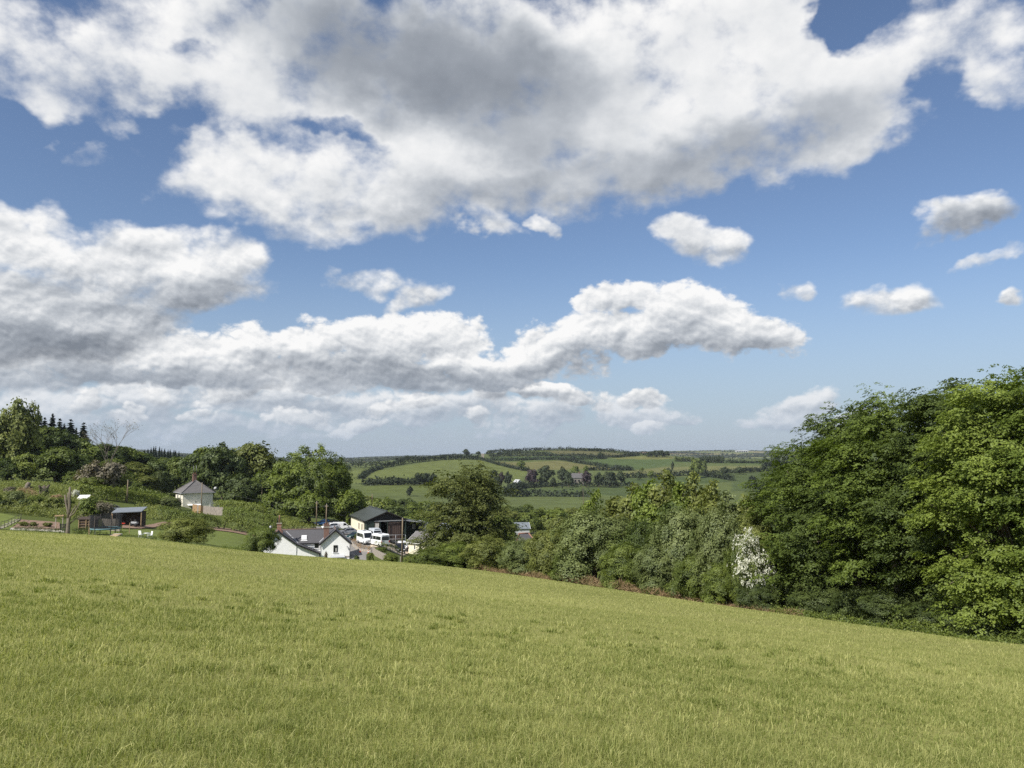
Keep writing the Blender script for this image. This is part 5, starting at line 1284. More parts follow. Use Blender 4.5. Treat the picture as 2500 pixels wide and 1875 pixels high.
# ================================================================== garden on the left
sheet('soil_bed', [at(28, 111.5), at(90, 112.5), at(150, 114)], [at(54, 125), at(100, 126), at(146, 127)], M['soil'], 20, 10, .06)
sheet('side_lawn', [at(-110, 108), at(-20, 109), at(27, 110)], [at(-110, 133), at(-20, 131), at(52, 128)], M['lawn'], 20, 12, .05)
sheet('garden_lawn', [at(172, 99), at(300, 101), at(440, 108)], [at(240, 124), at(320, 126), at(400, 140)], M['lawn'], 26, 16, .05)
sheet('cottage_lawn', [at(470, 122), at(560, 122), at(640, 130)], [at(450, 150), at(560, 157), at(630, 160)], M['lawn'], 24, 16, .05)
sheet('soil_bank', [at(300, 128), at(345, 132), at(400, 148), at(480, 153), at(560, 158), at(632, 160)], [at(300, 134), at(350, 140), at(400, 156), at(480, 160), at(560, 165), at(632, 166)], M['soil'], 40, 6, .12)
sheet('soil_patch', [at(110, 103), at(168, 103)], [at(112, 106), at(172, 107)], M['soil'], 8, 4, .05)
# handrail beside the sloping steps
A_, B_ = at(4, 109), at(52, 124); r = empty('handrail', A_, 0, 'dark steel handrail climbing beside the bare soil bank at far left', 'handrail')
for k in range(7):
    q = A_.lerp(B_, k / 6); q.z = Z1(q.x, q.y); q -= A_
    MB().tube([q - Vector((0, 0, .2)), q + Vector((0, 0, 1.15))], .035, 8).build('post', M['rust_steel'], r)
for zz in (.55, 1.12):
    mb = MB(); mb.tube([Vector((*(A_.lerp(B_, t)).xy, 0)) - Vector((A_.x, A_.y, 0)) + Vector((0, 0, Z1(*A_.lerp(B_, t).xy) - A_.z + zz)) for t in np.linspace(0, 1, 9)], .03, 8); mb.build('rail', M['rust_steel'], r)
for k in range(9):
    t = k / 8; q = A_.lerp(B_, t) + Vector((-.9, 0, 0)); q.z = Z1(q.x, q.y); q -= A_
    MB().box(q + Vector((0, 0, .02)), (1.4, .5, .14)).build('step', M['timber_grey'], r)
S0, S1 = at(28, 110.5), at(160, 112.5)
ob = bar('white_edging', (0, 0, .12), S1 - S0 + Vector((0, 0, .12)), .3, .26, 'concrete', None); ob.location = S0
tag(ob, 'long pale concrete edging at the foot of the soil bank', 'edging')
# pollarded tree
p = at(168, 103); r = empty('pollarded_tree', p, 0, 'pollarded bare tree with stubby limbs at the meadow edge', 'tree')
mb = MB(); mb.tube([(0, 0, -.3), (0, 0, .5), (.02, 0, 1.5), (0, 0, 2.2)], [.33, .26, .23, .22], 12); mb.build('trunk', M['pale_bark'], r)
for pts, rad in (([(0, 0, 2.0), (-.12, 0, 3.2), (-.5, 0, 4.4), (-.62, 0, 5.3)], [.22, .2, .15, .13]), ([(.0, 0, 2.1), (.05, .05, 3.6), (.0, 0, 5.0), (-.02, 0, 6.35)], [.2, .18, .17, .16]),
                 ([(.1, 0, 1.7), (.25, -.1, 2.5), (.75, -.2, 3.4), (1.05, -.2, 3.9)], [.17, .13, .10, .06]), ([(.2, -.1, 2.4), (.9, -.3, 2.9), (1.5, -.4, 3.9), (1.6, -.4, 4.3)], [.13, .1, .08, .06]),
                 ([(.1, .1, 1.4), (.6, .2, 1.9), (1.4, .3, 2.5), (2.1, .3, 2.7)], [.12, .09, .06, .04]), ([(0, 0, 4.9), (.25, 0, 5.4), (.42, 0, 6.0)], [.08, .06, .05]), ([(-.1, 0, 3.3), (-.35, .1, 4.4), (-.3, .1, 5.6)], [.12, .1, .08])):
    m2 = MB(); m2.tube(pts, [q * .82 for q in rad], 9); m2.build('limb', M['pale_bark'], r)
# trampoline
p = at(259, 110); r = empty('trampoline', p, 0, 'round trampoline with blue-green rim pad and dark safety net', 'trampoline')
R0 = 2.05; z0 = .95
MB().tube([(0, 0, z0 - .03), (0, 0, z0)], R0 - .25, 36).build('mat', M['black_rubber'], r)
mb = MB(); ring = [(math.cos(a) * (R0 - .1), math.sin(a) * (R0 - .1), z0) for a in np.linspace(0, 2 * pi, 40)]
mb.tube(ring, .12, 8); mb.build('rim_pad', M['trampoline_pad'], r)
for k in range(6):
    a = k * pi / 3 + .3; x, y = math.cos(a) * R0, math.sin(a) * R0
    MB().tube([(x, y, -.1), (x, y, z0 - .1), (x * 1.02, y * 1.02, z0 + 1.95)], .045, 8).build('net_pole', M['rust_steel'], r)
    MB().tube([(x * .9, y * .9, z0), (x * .95, y * .95, -.05)], .035, 8).build('leg', M['galvanised'], r)
mb = MB()
for k in range(84):
    a = k * 2 * pi / 84; x, y = math.cos(a) * (R0 - .12), math.sin(a) * (R0 - .12); mb.tube([(x, y, z0 + .1), (x, y, z0 + 1.9)], .024, 3, False)
for z in np.linspace(z0 + .12, z0 + 1.9, 16): mb.tube([(math.cos(a) * (R0 - .12), math.sin(a) * (R0 - .12), z) for a in np.linspace(0, 2 * pi, 33)], .022, 3, False)
mb.build('net', M['mesh_net'], r)
# open-fronted shed with mower inside
p = at(312, 135); r = empty('open_shed', p, R(4), 'open-fronted timber shed with blue-grey sloping roof', 'shed')
plate('roof', [(-2.6, -.5, 2.35), (2.55, -.5, 2.55), (2.55, 1.9, 3.2), (-2.6, 1.9, 3.0)], .12, 'slate_roof_blue', r)
MB().box((0, 1.7, 1.15), (4.9, .1, 2.6)).build('back_wall', M['brown_board'], r); MB().box((2.4, .7, 1.1), (.1, 1.9, 2.5)).build('side_wall', M['brown_board'], r); MB().box((-2.4, .7, 1.1), (.1, 1.9, 2.5)).build('side_wall', M['brown_board'], r)
MB().box((-2.5, -.3, 1.15), (.24, .18, 2.5)).build('corner_post', M['timber_orange'], r); MB().box((2.45, -.3, 1.2), (.12, .14, 2.6)).build('corner_post', M['timber'], r)
bar('beam', (-2.5, -.32, 2.25), (2.45, -.32, 2.45), .1, .16, 'brown_board', r)
mw = empty('lawn_mower', at(300, 134.4) + Vector((.2, 0, .05)), .3, 'red lawn mower standing inside the open-fronted shed', 'mower')
MB().box((0, 0, .28), (.62, .5, .22)).build('deck', M['mower_red'], mw, .05); MB().box((.05, 0, .48), (.3, .3, .22)).build('engine', M['black_paint'], mw, .03)
bar('handle', (-.25, -.2, .35), (-.85, -.2, 1.0), .03, .03, 'rust_steel', mw); bar('handle', (-.25, .2, .35), (-.85, .2, 1.0), .03, .03, 'rust_steel', mw)
for sx in (-.25, .25):
    for sy in (-.28, .28): MB().tube([(sx, sy - .03, .14), (sx, sy + .03, .14)], .14, 12).build('wheel', M['black_rubber'], mw)
bq = empty('wheeled_machine', at(330, 134.6) + Vector((0, 0, .05)), -.2, 'grey wheeled garden machine at the right inside the open-fronted shed', 'machine')
MB().box((0, 0, .7), (1.2, .6, .4)).build('body', M['galvanised'], bq, .08); MB().box((.2, 0, 1.05), (.5, .5, .35)).build('engine', M['black_paint'], bq, .05)
for sx in (-.5, .45): MB().tube([(sx, -.4, .32), (sx, -.3, .32)], .32, 14).build('wheel', M['black_rubber'], bq)
bar('handle', (-.5, 0, .9), (-1.0, 0, 1.4), .05, .05, 'rust_steel', bq)
# hen house
p = at(279, 152); r = empty('hen_house', p, R(28), 'small pale wooden hen house with dark felt roof above the shed', 'hen house')
MB().box((0, 0, .75), (1.5, 1.6, 1.5)).build('wall', M['timber_grey'], r); MB().box((0, -.815, .95), (1.15, .02, .18)).build('slot', M['black_paint'], r)
MB().box((0, -.83, 1.2), (1.3, .05, .2)).box((0, -.83, .6), (1.3, .05, .3)).build('board', M['white_paint'], r)
for s in (-1, 1): plate('roof', [(s * 1.0, -1.05, 1.38), (s * 1.0, 1.05, 1.38), (0, 1.05, 1.85), (0, -1.05, 1.85)], .06, 'black_paint', r)
for sx in (-.65, .65):
    for sy in (-.7, .7): bar('leg', (sx, sy, -.3), (sx, sy, .1), .09, .09, 'timber_grey', r)
# white sheet on a frame
p = at(200, 160); r = empty('sheeted_frame', p, 0, 'white sheet stretched over a low frame behind the pollarded tree', 'sheet')
plate('sheet', [(-1.15, -.45, .55), (1.25, -.45, .6), (1.35, .5, 1.45), (-.85, .5, 1.4)], .03, 'white_paint', r)
for x, y, h in ((-1.0, -.4, .52), (1.1, -.4, .55), (1.2, .45, 1.35), (-.8, .45, 1.3)): bar('leg', (x, y, -.3), (x, y, h), .06, .06, 'timber_grey', r)
# brick store behind the trampoline
p = at(214, 120); r = empty('lean_to_store', p, R(3), 'low brown lean-to store left of the trampoline', 'shed')
MB().box((0, .5, .75), (2.6, 1.0, 1.9)).build('wall', M['door_brown'], r); plate('roof', [(-1.5, -.2, 1.62), (1.5, -.2, 1.62), (1.5, 1.2, 1.95), (-1.5, 1.2, 1.95)], .08, 'brown_board', r)
for x in (-1.2, -.1, 1.15): bar('post', (x, -.12, -.2), (x, -.12, 1.58), .1, .1, 'timber', r)
for k in range(3): bar('shelf', (-1.2, -.08, .35 + k * .42), (1.15, -.08, .35 + k * .42), .1, .04, 'timber', r)
p = at(272, 121); r = empty('board_screen', p, 0, 'grey board screen standing behind the trampoline net', 'screen')
for k in range(10): MB().box((-1.35 + k * .3, 0, .85), (.285, .05, 2.1)).build('board', M['timber_grey'], r)
# black slatted gate and rustic frame beside it
p = at(156, 113.5); r = empty('garden_gate', p, 0, 'small black slatted gate left of the pollarded tree', 'gate')
for k in range(5): MB().box((0, 0, .18 + k * .22), (.85, .05, .13)).build('slat', M['black_paint'], r)
for s in (-1, 1): MB().box((s * .42, 0, .55), (.09, .09, 1.3)).build('post', M['black_paint'], r)
bar('brace', (-.38, -.04, .12), (.38, -.04, 1.0), .03, .07, 'black_paint', r)
p = at(146, 117); r = empty('rustic_arch', p, 0, 'rustic timber arch with a small thatched top near the black gate', 'arch')
for x in (-.55, .55): bar('post', (x, 0, -.2), (x * .95, 0, 2.0), .09, .09, 'timber_grey', r)
bar('brace', (-.5, -.03, .2), (-.1, -.03, 1.1), .07, .07, 'timber', r)
for k in range(5): bar('lath', (-.7, -.2 + k * .1, 2.0 + .06 * (2 - abs(k - 2))), (.7, -.2 + k * .1, 2.05 + .06 * (2 - abs(k - 2))), .09, .06, 'timber', r)
p = at(143, 112.6); mb = MB(); mb.tube([(0, 0, 0), (0, 0, .2), (0, 0, .42), (0, 0, .46)], [.16, .2, .24, .26], 14); ob = mb.build('clay_pot', M['terracotta'], None); ob.location = p; tag(ob, 'terracotta plant pot standing by the black gate', 'plant pot')
# garden chairs and table
def chair(px, d, rz, lb):
    r = empty('garden_chair', at(px, d, .06), rz, lb, 'chair', 'white garden chairs')
    MB().box((0, 0, .42), (.52, .5, .05)).build('seat', M['white_paint'], r, .01)
    b = MB().box((0, .25, .72), (.52, .05, .55), 0, -.15).build('backrest', M['white_paint'], r, .01)
    for sx in (-.22, .22):
        for sy in (-.2, .2): MB().box((sx, sy, .2), (.05, .05, .42)).build('leg', M['white_paint'], r)
        MB().box((sx * 1.2, 0, .62), (.05, .5, .04)).build('armrest', M['white_paint'], r); MB().box((sx * 1.2, -.2, .52), (.04, .04, .2)).build('arm_post', M['white_paint'], r)
chair(347, 110, R(160), 'white garden chair on the lawn, left of the pair'); chair(369, 111, R(-40), 'white garden chair on the lawn, right of the pair')
r = empty('garden_table', at(361, 110.4, .06), 0, 'small white garden table between the two chairs', 'table')
MB().tube([(0, 0, .68), (0, 0, .72)], .38, 20).build('table_top', M['white_paint'], r); MB().tube([(0, 0, 0), (0, 0, .68)], .04, 8).build('leg', M['white_paint'], r); MB().tube([(0, 0, 0), (0, 0, .03)], .22, 14).build('base', M['white_paint'], r)
# steps between the box hedges
r = empty('garden_steps', at(281, 104), R(-6), 'three timber-edged steps between the low box hedges', 'steps')
for k in range(3): MB().box((k * .12, k * .42 - .4, .04 + k * .14), (1.1, .38, .14)).build('tread', M['concrete'], r); MB().box((k * .12, k * .42 - .62, .03 + k * .14), (1.15, .06, .16)).build('riser', M['timber'], r)
for px, d, h, lb in ((219, 112, 1.9, 'thin timber stake left of the trampoline'), (318, 118, 1.7, 'thin timber stake on the lawn below the open shed'), (220, 100.5, 1.1, 'thin white-topped stake at the meadow edge below the trampoline')):
    ob = bar('garden_stake', (0, 0, -.2), (0, 0, h), .08, .08, 'timber', None); ob.location = at(px, d); tag(ob, lb, 'stake')
# box hedges
hedge('box_hedge', [at(178, 104), at(240, 105), at(268, 106)], .55, .6, .07, 60, 'laurel_leaf', 'low clipped box hedge running from the pollarded tree to the steps', seed=2, top_jit=.05)
hedge('box_hedge', [at(283, 107), at(314, 108)], .75, .8, .07, 90, 'laurel_leaf', 'short clipped box hedge right of the timber steps', seed=3, top_jit=.05)
hedge('box_hedge', [at(300, 101), at(345, 102), at(385, 104)], .5, .6, .07, 70, 'laurel_leaf', 'low clipped box hedge in front of the white chairs', seed=4, top_jit=.18)
hedge('box_hedge', [at(40, 107), at(90, 107), at(140, 108.5), at(165, 109)], .6, 1.2, .09, 60, 'dark_leaf', 'loose low hedge below the pale concrete edging', seed=5, top_jit=.2)
hedge('box_hedge', [at(180, 109), at(225, 111)], .8, 1.5, .10, 70, 'dark_leaf', 'loose dark planting between pollarded tree and trampoline', 'shrub', seed=6, top_jit=.25)
# undergrowth on the bank, brush pile, stumps
cover('bank_undergrowth', [at(-120, 132), at(55, 131), at(150, 131), at(262, 141), at(300, 150), at(262, 164), at(180, 168), at(60, 172), at(-120, 172)], 7.5, .24, 1.3, 'olive_leaf', 'tangled shrubs and brambles covering the bank above the garden', 5)
cover('bank_grass', [at(-120, 172), at(60, 172), at(180, 170), at(190, 196), at(60, 196), at(-120, 192)], 7, .30, .9, 'rough_grass', 'rough yellowish grass on top of the bank', 6)
cover('hillside_scrub', [at(170, 178), at(262, 176), at(330, 184), at(425, 196), at(420, 226), at(300, 222), at(190, 208)], 2.6, .42, 2.4, 'oak_leaf', 'dense scrub on the slope between laurel hedge and hillside wood', 25)
cover('slope_weeds', [at(330, 150), at(395, 160), at(460, 166), at(455, 196), at(400, 188), at(330, 178)], 4, .28, 1.0, 'olive_leaf', 'rough weeds on the slope below the cream house', 26)
cover('brush_pile', [at(38, 154), at(88, 154), at(86, 160), at(42, 161)], 26, .9, 1.8, 'bracken', 'heap of brown cut brushwood on the bank', 7, asp=.06, spike=True)
p = at(60, 165); r = empty('tree_stump', p, .4, 'pale uprooted tree stump above the brush pile', 'stump')
mb = MB(); mb.tube([(0, 0, -.4), (.1, 0, .7), (.35, 0, 1.6), (.6, 0, 2.0)], [.75, .55, .48, .4], 12); mb.build('bole', M['pale_bark'], r)
for a in range(5): m2 = MB(); m2.tube([(.3, 0, .8), (.5 + .6 * math.cos(a * 1.25), .6 * math.sin(a * 1.25), 1.1), (.6 + 1.1 * math.cos(a * 1.25), 1.0 * math.sin(a * 1.25), .7)], [.2, .12, .05], 7); m2.build('root', M['bark'], r)
p = at(104, 160); r = empty('tree_stump', p, 1.4, 'dark ivy-clad tree stump right of the brush pile', 'stump')
mb = MB(); mb.tube([(0, 0, -.4), (0, 0, 1.0), (-.4, 0, 1.9)], [1.0, .85, .5], 12); mb.build('bole', M['bark'], r)
for x in (-.9, .2, 1.1): m2 = MB(); m2.tube([(x * .5, 0, .8), (x, .1, 1.9), (x * 1.4, .1, 2.3)], [.35, .25, .15], 8); m2.build('root', M['bark'], r)
g = np.random.default_rng(4); c = np.stack([g.normal(0, .7, 60), g.normal(0, .6, 60) - .3, g.uniform(.1, 1.6, 60)], 1); V, t = clumps(g, c, nrm(c + np.array([0, -.5, .5])), .35, 8, .5, .2); link('ivy', leaf_mesh('ivy', V, t, M['dark_leaf']), r)
for i, (px, w) in enumerate(((60, 40), (84, 36), (118, 44))):
    plant('scrub%d' % (i % 2), px, 117 + i, h=.7, w=w / 30, label=['left', 'middle', 'right'][i] + ' of three small plants on the bare soil bank', cat='plant', name='soil_plant', mat='olive_leaf', group='plants on the soil bank')
plant('scrub0', 78, 134, h=1.5, wpx=26, label='yellow-green bush above the soil bank handrail', cat='shrub', name='yellow_bush', mat='laurel_leaf')
plant('scrub1', 105, 158, h=.1 + 1.2, wpx=14, label='bright yellow-green sprig beside the dark stump', cat='shrub', name='yellow_bush', mat='laurel_leaf')
plant('shrub0', 183, 163, 1195, 20, 'pale pink flowering shrub behind the pollarded tree', 'shrub', 'flowering_shrub', 'blossom')
plant('scrub1', 218, 140, 1212, 62, 'green bush right of the pollarded tree below the white sheet', 'shrub', 'garden_bush', 'oak_leaf')
plant('scrub0', 256, 141, 1225, 46, 'brownish bush left of the open-fronted shed', 'shrub', 'garden_bush', 'twig_leaf')
for i, (px, d, h, w, mt) in enumerate(((-20, 140, 1.9, 3.2, 'oak_leaf'), (12, 137, 1.6, 2.6, 'dark_leaf'), (34, 146, 2.2, 3.4, 'grey_leaf'), (58, 141, 1.5, 2.8, 'dark_leaf'), (92, 146, 1.7, 3.0, 'oak_leaf'), (122, 142, 2.3, 3.6, 'olive_leaf'),
        (136, 152, 1.6, 2.4, 'bracken'), (160, 148, 2.0, 3.0, 'oak_leaf'), (238, 150, 1.8, 2.8, 'copper_leaf'), (20, 160, 1.4, 2.6, 'twig_leaf'))):
    plant('scrub%d' % (i % 2), px, d, h=h, w=w, label='%s bush from the left on the overgrown bank above the garden' % ORD[i], cat='shrub', name='bank_bush', mat=mt, group='bushes on the overgrown bank')
# laurel hedges and rows
hedge('laurel_hedge', [at(170, 172), at(205, 170), at(255, 172), at(320, 180), at(390, 190)], 2.6, 2.6, .26, 55, 'laurel_leaf', 'long yellow-green laurel hedge descending the hillside behind the garden', seed=8)
hedge('laurel_hedge', [at(528, 224), at(570, 216), at(630, 208), at(692, 202)], 3.4, 2.8, .26, 55, 'laurel_leaf', 'tall clipped laurel hedge right of the cream house', seed=9, top_jit=.06)
hedge('laurel_hedge', [at(552, 197), at(600, 190), at(660, 187), at(728, 190)], 2.6, 2.4, .25, 50, 'oak_leaf', 'lower dark green hedge below the tall laurel hedge', seed=10)
hedge('laurel_hedge', [at(705, 196), at(690, 190), at(730, 178), at(764, 176)], 2.4, 2.8, .24, 50, 'olive_leaf', 'rough hedge along the lane behind the cottage roof', seed=12, top_jit=.2)
hedge('shrub_row', [at(390, 163), at(440, 160), at(500, 159), at(540, 161)], 2.3, 2.0, .24, 46, 'oak_leaf', 'left stretch of the shrub row above the cottage lawn', seed=13, top_jit=.2)
hedge('shrub_row', [at(545, 162), at(590, 163), at(630, 164)], 2.6, 2.2, .26, 44, 'laurel_leaf', 'yellow-green stretch of the shrub row above the cottage lawn', seed=14, top_jit=.22)
cover('cottage_weeds', [at(545, 112), at(604, 112), at(604, 118), at(545, 118)], 12, .18, 1.0, 'oak_leaf', 'clump of weeds at the meadow crest left of the cottage', 9)
# board fence in front of the cream house
F0, F1 = at(470, 207), at(543, 205); r = empty('board_fence', F0, 0, 'close-boarded timber fence in front of the cream house, part new and part grey', 'fence')
for k in range(20):
    q = F0.lerp(F1, (k + .5) / 20); zz = max(Z1(q.x, q.y), -19); q = Vector((q.x, q.y, zz)) - F0
    MB().box(q + Vector((0, 0, 1.0 + .02 * (k % 3))), ((F1 - F0).length / 20 * .93, .05, 2.3)).build('board', M['timber_orange' if k < 7 and k != 3 else 'timber_grey'], r)
for k in range(6): q = F0.lerp(F1, k / 5); q = Vector((q.x, q.y + .1, Z1(q.x, q.y))) - F0; MB().box(q + Vector((0, 0, 1.0)), (.14, .12, 2.4)).build('post', M['timber_grey'], r)
# picket fence by the drive
FP = [at(911, 149), at(918, 143), at(936, 138), at(958, 134)]
r = empty('picket_fence', FP[0], 0, 'curving weathered picket fence beside the drive', 'fence')
P0 = np.array([(q.x, q.y) for q in FP]); s_ = np.concatenate([[0], np.cumsum(np.linalg.norm(np.diff(P0, axis=0), axis=1))]); nb = int(s_[-1] / .2)
for k in range(nb):
    t = (k + .5) / nb * s_[-1]; x, y = np.interp(t, s_, P0[:, 0]), np.interp(t, s_, P0[:, 1]); x2, y2 = np.interp(t + .1, s_, P0[:, 0]), np.interp(t + .1, s_, P0[:, 1])
    MB().box(Vector((x, y, Z1(x, y) + .6)) - FP[0], (.15, .03, 1.35 + .08 * math.sin(k)), math.atan2(y2 - y, x2 - x)).build('board', M['timber_grey'], r)
hedge('garden_hedge', [at(916, 157), at(945, 158), at(972, 163)], 1.3, 1.3, .14, 40, 'laurel_leaf', 'low green hedge between the drive and the dark off-road car', seed=15)
for i, (px, d, top, w, mt, lb) in enumerate(((905, 136, 1348, 20, 'laurel_leaf', 'leafy green shrub beside the picket fence end'), (955, 131, 1350, 40, 'laurel_leaf', 'yellow-green shrub left of the tall meadow-edge pole'),
        (1005, 128, 1356, 46, 'laurel_leaf', 'yellow-green shrub right of the tall meadow-edge pole'), (1045, 126, 1358, 44, 'olive_leaf', 'olive shrub at the foot of the leaning tree'),
        (873, 133, 1355, 15, 'dark_leaf', 'small dark round bush at the corner of the drive'), (798, 128, 1345, 10, 'twig_leaf', 'spindly shrub against the white cottage wall'),
        (936, 149, 1335, 26, 'oak_leaf', 'bushy green shrub inside the picket fence'), (870, 171, 1302, 13, 'oak_leaf', 'small green bush in front of the teal car'))):
    plant('shrub%d' % (i % 3), px, d, top, w, lb, 'shrub', 'garden_shrub', mt)
plant('shrub1', 455, 93, 1262, 128, 'large rounded green shrub at the meadow crest', 'shrub', 'large_shrub', 'olive_leaf', rz=.4)
plant('shrub2', 640, 118, 1282, 95, 'dark loose bush overlapping the cottage left gable', 'shrub', 'large_shrub', 'oak_leaf', rz=1.2)
plant('shrub0', 412, 190, 1212, 62, 'silvery green shrub left of the cream house', 'shrub', 'large_shrub', 'grey_leaf')
plant('scrub0', 430, 172, 1245, 60, 'dark bush below the cream house', 'shrub', 'large_shrub', 'dark_leaf')
for i, (px, top) in enumerate(((1000, 1352), (925, 1352))):
    pass
ob = bar('fence_post', (0, 0, -.3), (0, 0, 1.6), .1, .1, 'bark', None); ob.location = at(1029, 119); tag(ob, 'dark fence post at the meadow edge under the leaning tree', 'post')
ob = bar('fence_post', (0, 0, -.3), (0, 0, 1.7), .1, .1, 'timber_grey', None); ob.location = at(979, 126); tag(ob, 'short post beside the tall meadow-edge pole', 'post')

# ================================================================== trees of the left hillside
plant('broad1', 26, 212, 972, 118, 'tall tree with bare lower trunk at the left edge of the picture', 'tree', 'tall_tree', 'olive_leaf', bark='pale_bark')
G1 = 'broadleaved trees of the left hillside wood'
row = [(-70, 205, 1060, 110), (12, 196, 1118, 84), (62, 198, 1105, 80), (128, 200, 1092, 96), (178, 203, 1112, 84), (212, 205, 1130, 80), (170, 190, 1150, 40)]
for i, (px, d, top, w) in enumerate(row):
    plant('broad%d' % (i % 4), px, d, top, w, ORD[i] + ' leafy tree from the left in the front row of the hillside wood', 'tree', 'hillside_tree', ['oak_leaf', 'beech_dark_leaf', 'laurel_leaf'][i % 3], G1)
row = [(-60, 265, 1000, 130), (45, 262, 1050, 120), (100, 265, 1042, 110), (150, 268, 1050, 105), (200, 272, 1070, 100), (250, 280, 1080, 100), (300, 292, 1090, 90), (345, 300, 1104, 90), (392, 310, 1117, 90), (435, 300, 1113, 84)]
for i, (px, d, top, w) in enumerate(row):
    plant('broad%d' % ((i + 1) % 4), px, d, top, w, ORD[i] + ' rounded tree from the left in the middle row of the hillside wood', 'tree', 'hillside_tree', ['oak_leaf', 'dark_leaf', 'oak_leaf', 'beech_dark_leaf'][i % 4], G1)
row = [(280, 240, 1118, 84), (330, 245, 1128, 90), (375, 250, 1122, 84), (300, 222, 1150, 76), (350, 225, 1160, 70), (395, 232, 1150, 60), (320, 208, 1172, 60)]
for i, (px, d, top, w) in enumerate(row):
    plant('broad%d' % ((i + 2) % 4), px, d, top, w, ORD[i] + ' of the lower trees between the leafless tree and the cream house', 'tree', 'hillside_tree', ['oak_leaf', 'olive_leaf', 'dark_leaf'][i % 3], G1)
plant('scrub0', 240, 186, 1128, 100, 'grey twiggy willow scrub below the leafless tree', 'shrub', 'willow_scrub', 'twig_leaf'); plant('scrub1', 262, 190, 1140, 95, 'greenish willow scrub behind the open-fronted shed', 'shrub', 'willow_scrub', 'olive_leaf')
plant('shrub1', 222, 183, 1160, 70, 'yellow-green willow bush above the laurel hedge', 'shrub', 'willow_scrub', 'laurel_leaf')
plant('bare', 262, 218, 1024, 92, 'slender nearly leafless tree standing out against the clouds', 'tree', 'leafless_tree')
plant('shrub2', 366, 262, 1150, 34, 'hawthorn in faint white bloom on the hillside', 'tree', 'hawthorn_tree', 'blossom', h=None)
plant('shrub0', 385, 228, 1148, 26, 'pale flowering hawthorn left of the cream house roof', 'tree', 'hawthorn_tree', 'grey_leaf')
GS = 'dark spruces on the left skyline'
for i, (px, top, w, d) in enumerate(((52, 1022, 44, 330), (80, 1004, 54, 322), (97, 1018, 40, 340), (116, 1010, 48, 328), (134, 1020, 42, 318), (146, 1034, 36, 336), (161, 1022, 50, 326), (176, 1044, 34, 340), (194, 1030, 46, 320))):
    plant('spruce%d' % (i % 2), px, d, top, w, ORD[i] + ' dark spruce from the left on the skyline', 'tree', 'spruce_tree', None, GS)
for i in range(13):
    px = 347 + i * 7.0 + random.uniform(-2, 2); plant('spruce%d' % (i % 2), px, 560, 1090 + abs(i - 4) * 1.5 + random.uniform(-2, 2), 13, ORD[i] + ' small spruce from the left on the farther wooded ridge', 'tree', 'spruce_tree', None, 'small spruces on the farther ridge')
# trees round the cream house
for i, (key, px, d, top, w, mt, lb) in enumerate((
    ('broad1', 430, 262, 1116, 88, 'oak_leaf', 'leafy tree left behind the cream house chimney'), ('broad2', 476, 256, 1104, 92, 'beech_dark_leaf', 'tree directly behind the cream house roof'),
    ('broad0', 540, 250, 1083, 124, 'dark_leaf', 'large dark tree right behind the cream house'), ('broad3', 506, 268, 1092, 110, 'oak_leaf', 'tall tree between the house roof and the large dark tree'),
    ('broad2', 618, 262, 1076, 140, 'olive_leaf', 'broad grey-green domed tree right of the large dark tree'), ('broad1', 588, 236, 1155, 90, 'dark_leaf', 'dark low tree behind the tall laurel hedge'),
    ('broad3', 640, 240, 1150, 80, 'oak_leaf', 'lower tree beside the thin pole right of the laurel hedge'), ('broad0', 690, 250, 1120, 90, 'dark_leaf', 'shaded tree between the two domed trees'),
    ('dome', 756, 211, 1083, 212, 'dome_leaf', 'big bright green domed tree above the cottage'), ('broad2', 856, 206, 1190, 84, 'dome_leaf', 'drooping green tree at the right foot of the big domed tree'),
    ('broad1', 676, 208, 1185, 80, 'dome_leaf', 'lower left bulge of green foliage beside the big domed tree'))):
    plant(key, px, d, top, w, lb, 'tree', 'broadleaf_tree', mt)
plant('broad3', 1228, 205, 1258, 84, 'leafy tree hiding the left part of the pale shed', 'tree', 'broadleaf_tree', 'oak_leaf')
# the valley behind the barn
rr = random.Random(12); GV = 'scrubby trees filling the valley'
vals = []
for d, a, b, n, tp in ((232, 870, 1040, 7, 6.5), (262, 905, 1120, 8, 7), (300, 900, 1420, 17, 7), (350, 930, 1500, 17, 7), (410, 880, 1560, 20, 7), (480, 880, 1640, 18, 6)):
    for i in range(n):
        px = a + (b - a) * (i + rr.uniform(.2, .8)) / n; vals.append((px, d + rr.uniform(-12, 12), tp * rr.uniform(.55, 1.15)))
vals.sort()
for i, (px, d, h) in enumerate(vals):
    row_ = 'near' if d < 285 else 'middle' if d < 380 else 'far'
    k = sum(1 for q in vals[:i] if ('near' if q[1] < 285 else 'middle' if q[1] < 380 else 'far') == row_)
    nth = (ORD[k % 10] + ' in the %s ten' % ORD[k // 10])
    plant(['broad0', 'broad2', 'scrub0', 'broad3', 'scrub1'][i % 5], px, d, h=h, w=h * rr.uniform(1.1, 1.6), label='scrubby tree, %s from the left, %s valley rows behind barn' % (nth, row_), cat='tree', name='valley_tree', mat=['oak_leaf', 'olive_leaf', 'laurel_leaf', 'grey_leaf', 'oak_leaf', 'dark_leaf'][rr.randrange(6)], group=GV)
rr = random.Random(13)
for i in range(22):
    px = 1560 + i * 47 + rr.uniform(-15, 15); d = rr.choice((170, 230, 300, 380)); h = rr.uniform(5, 9)
    plant(['broad0', 'broad2', 'scrub0', 'broad3'][i % 4], px, d, h=h, w=h * 1.3, label='%s valley tree from the left behind the right hand hedge' % (ORD[i] if i < 20 else 'twenty-' + ORD[i - 20]), cat='tree', name='valley_tree', mat=['oak_leaf', 'olive_leaf', 'dark_leaf'][i % 3], group=GV)

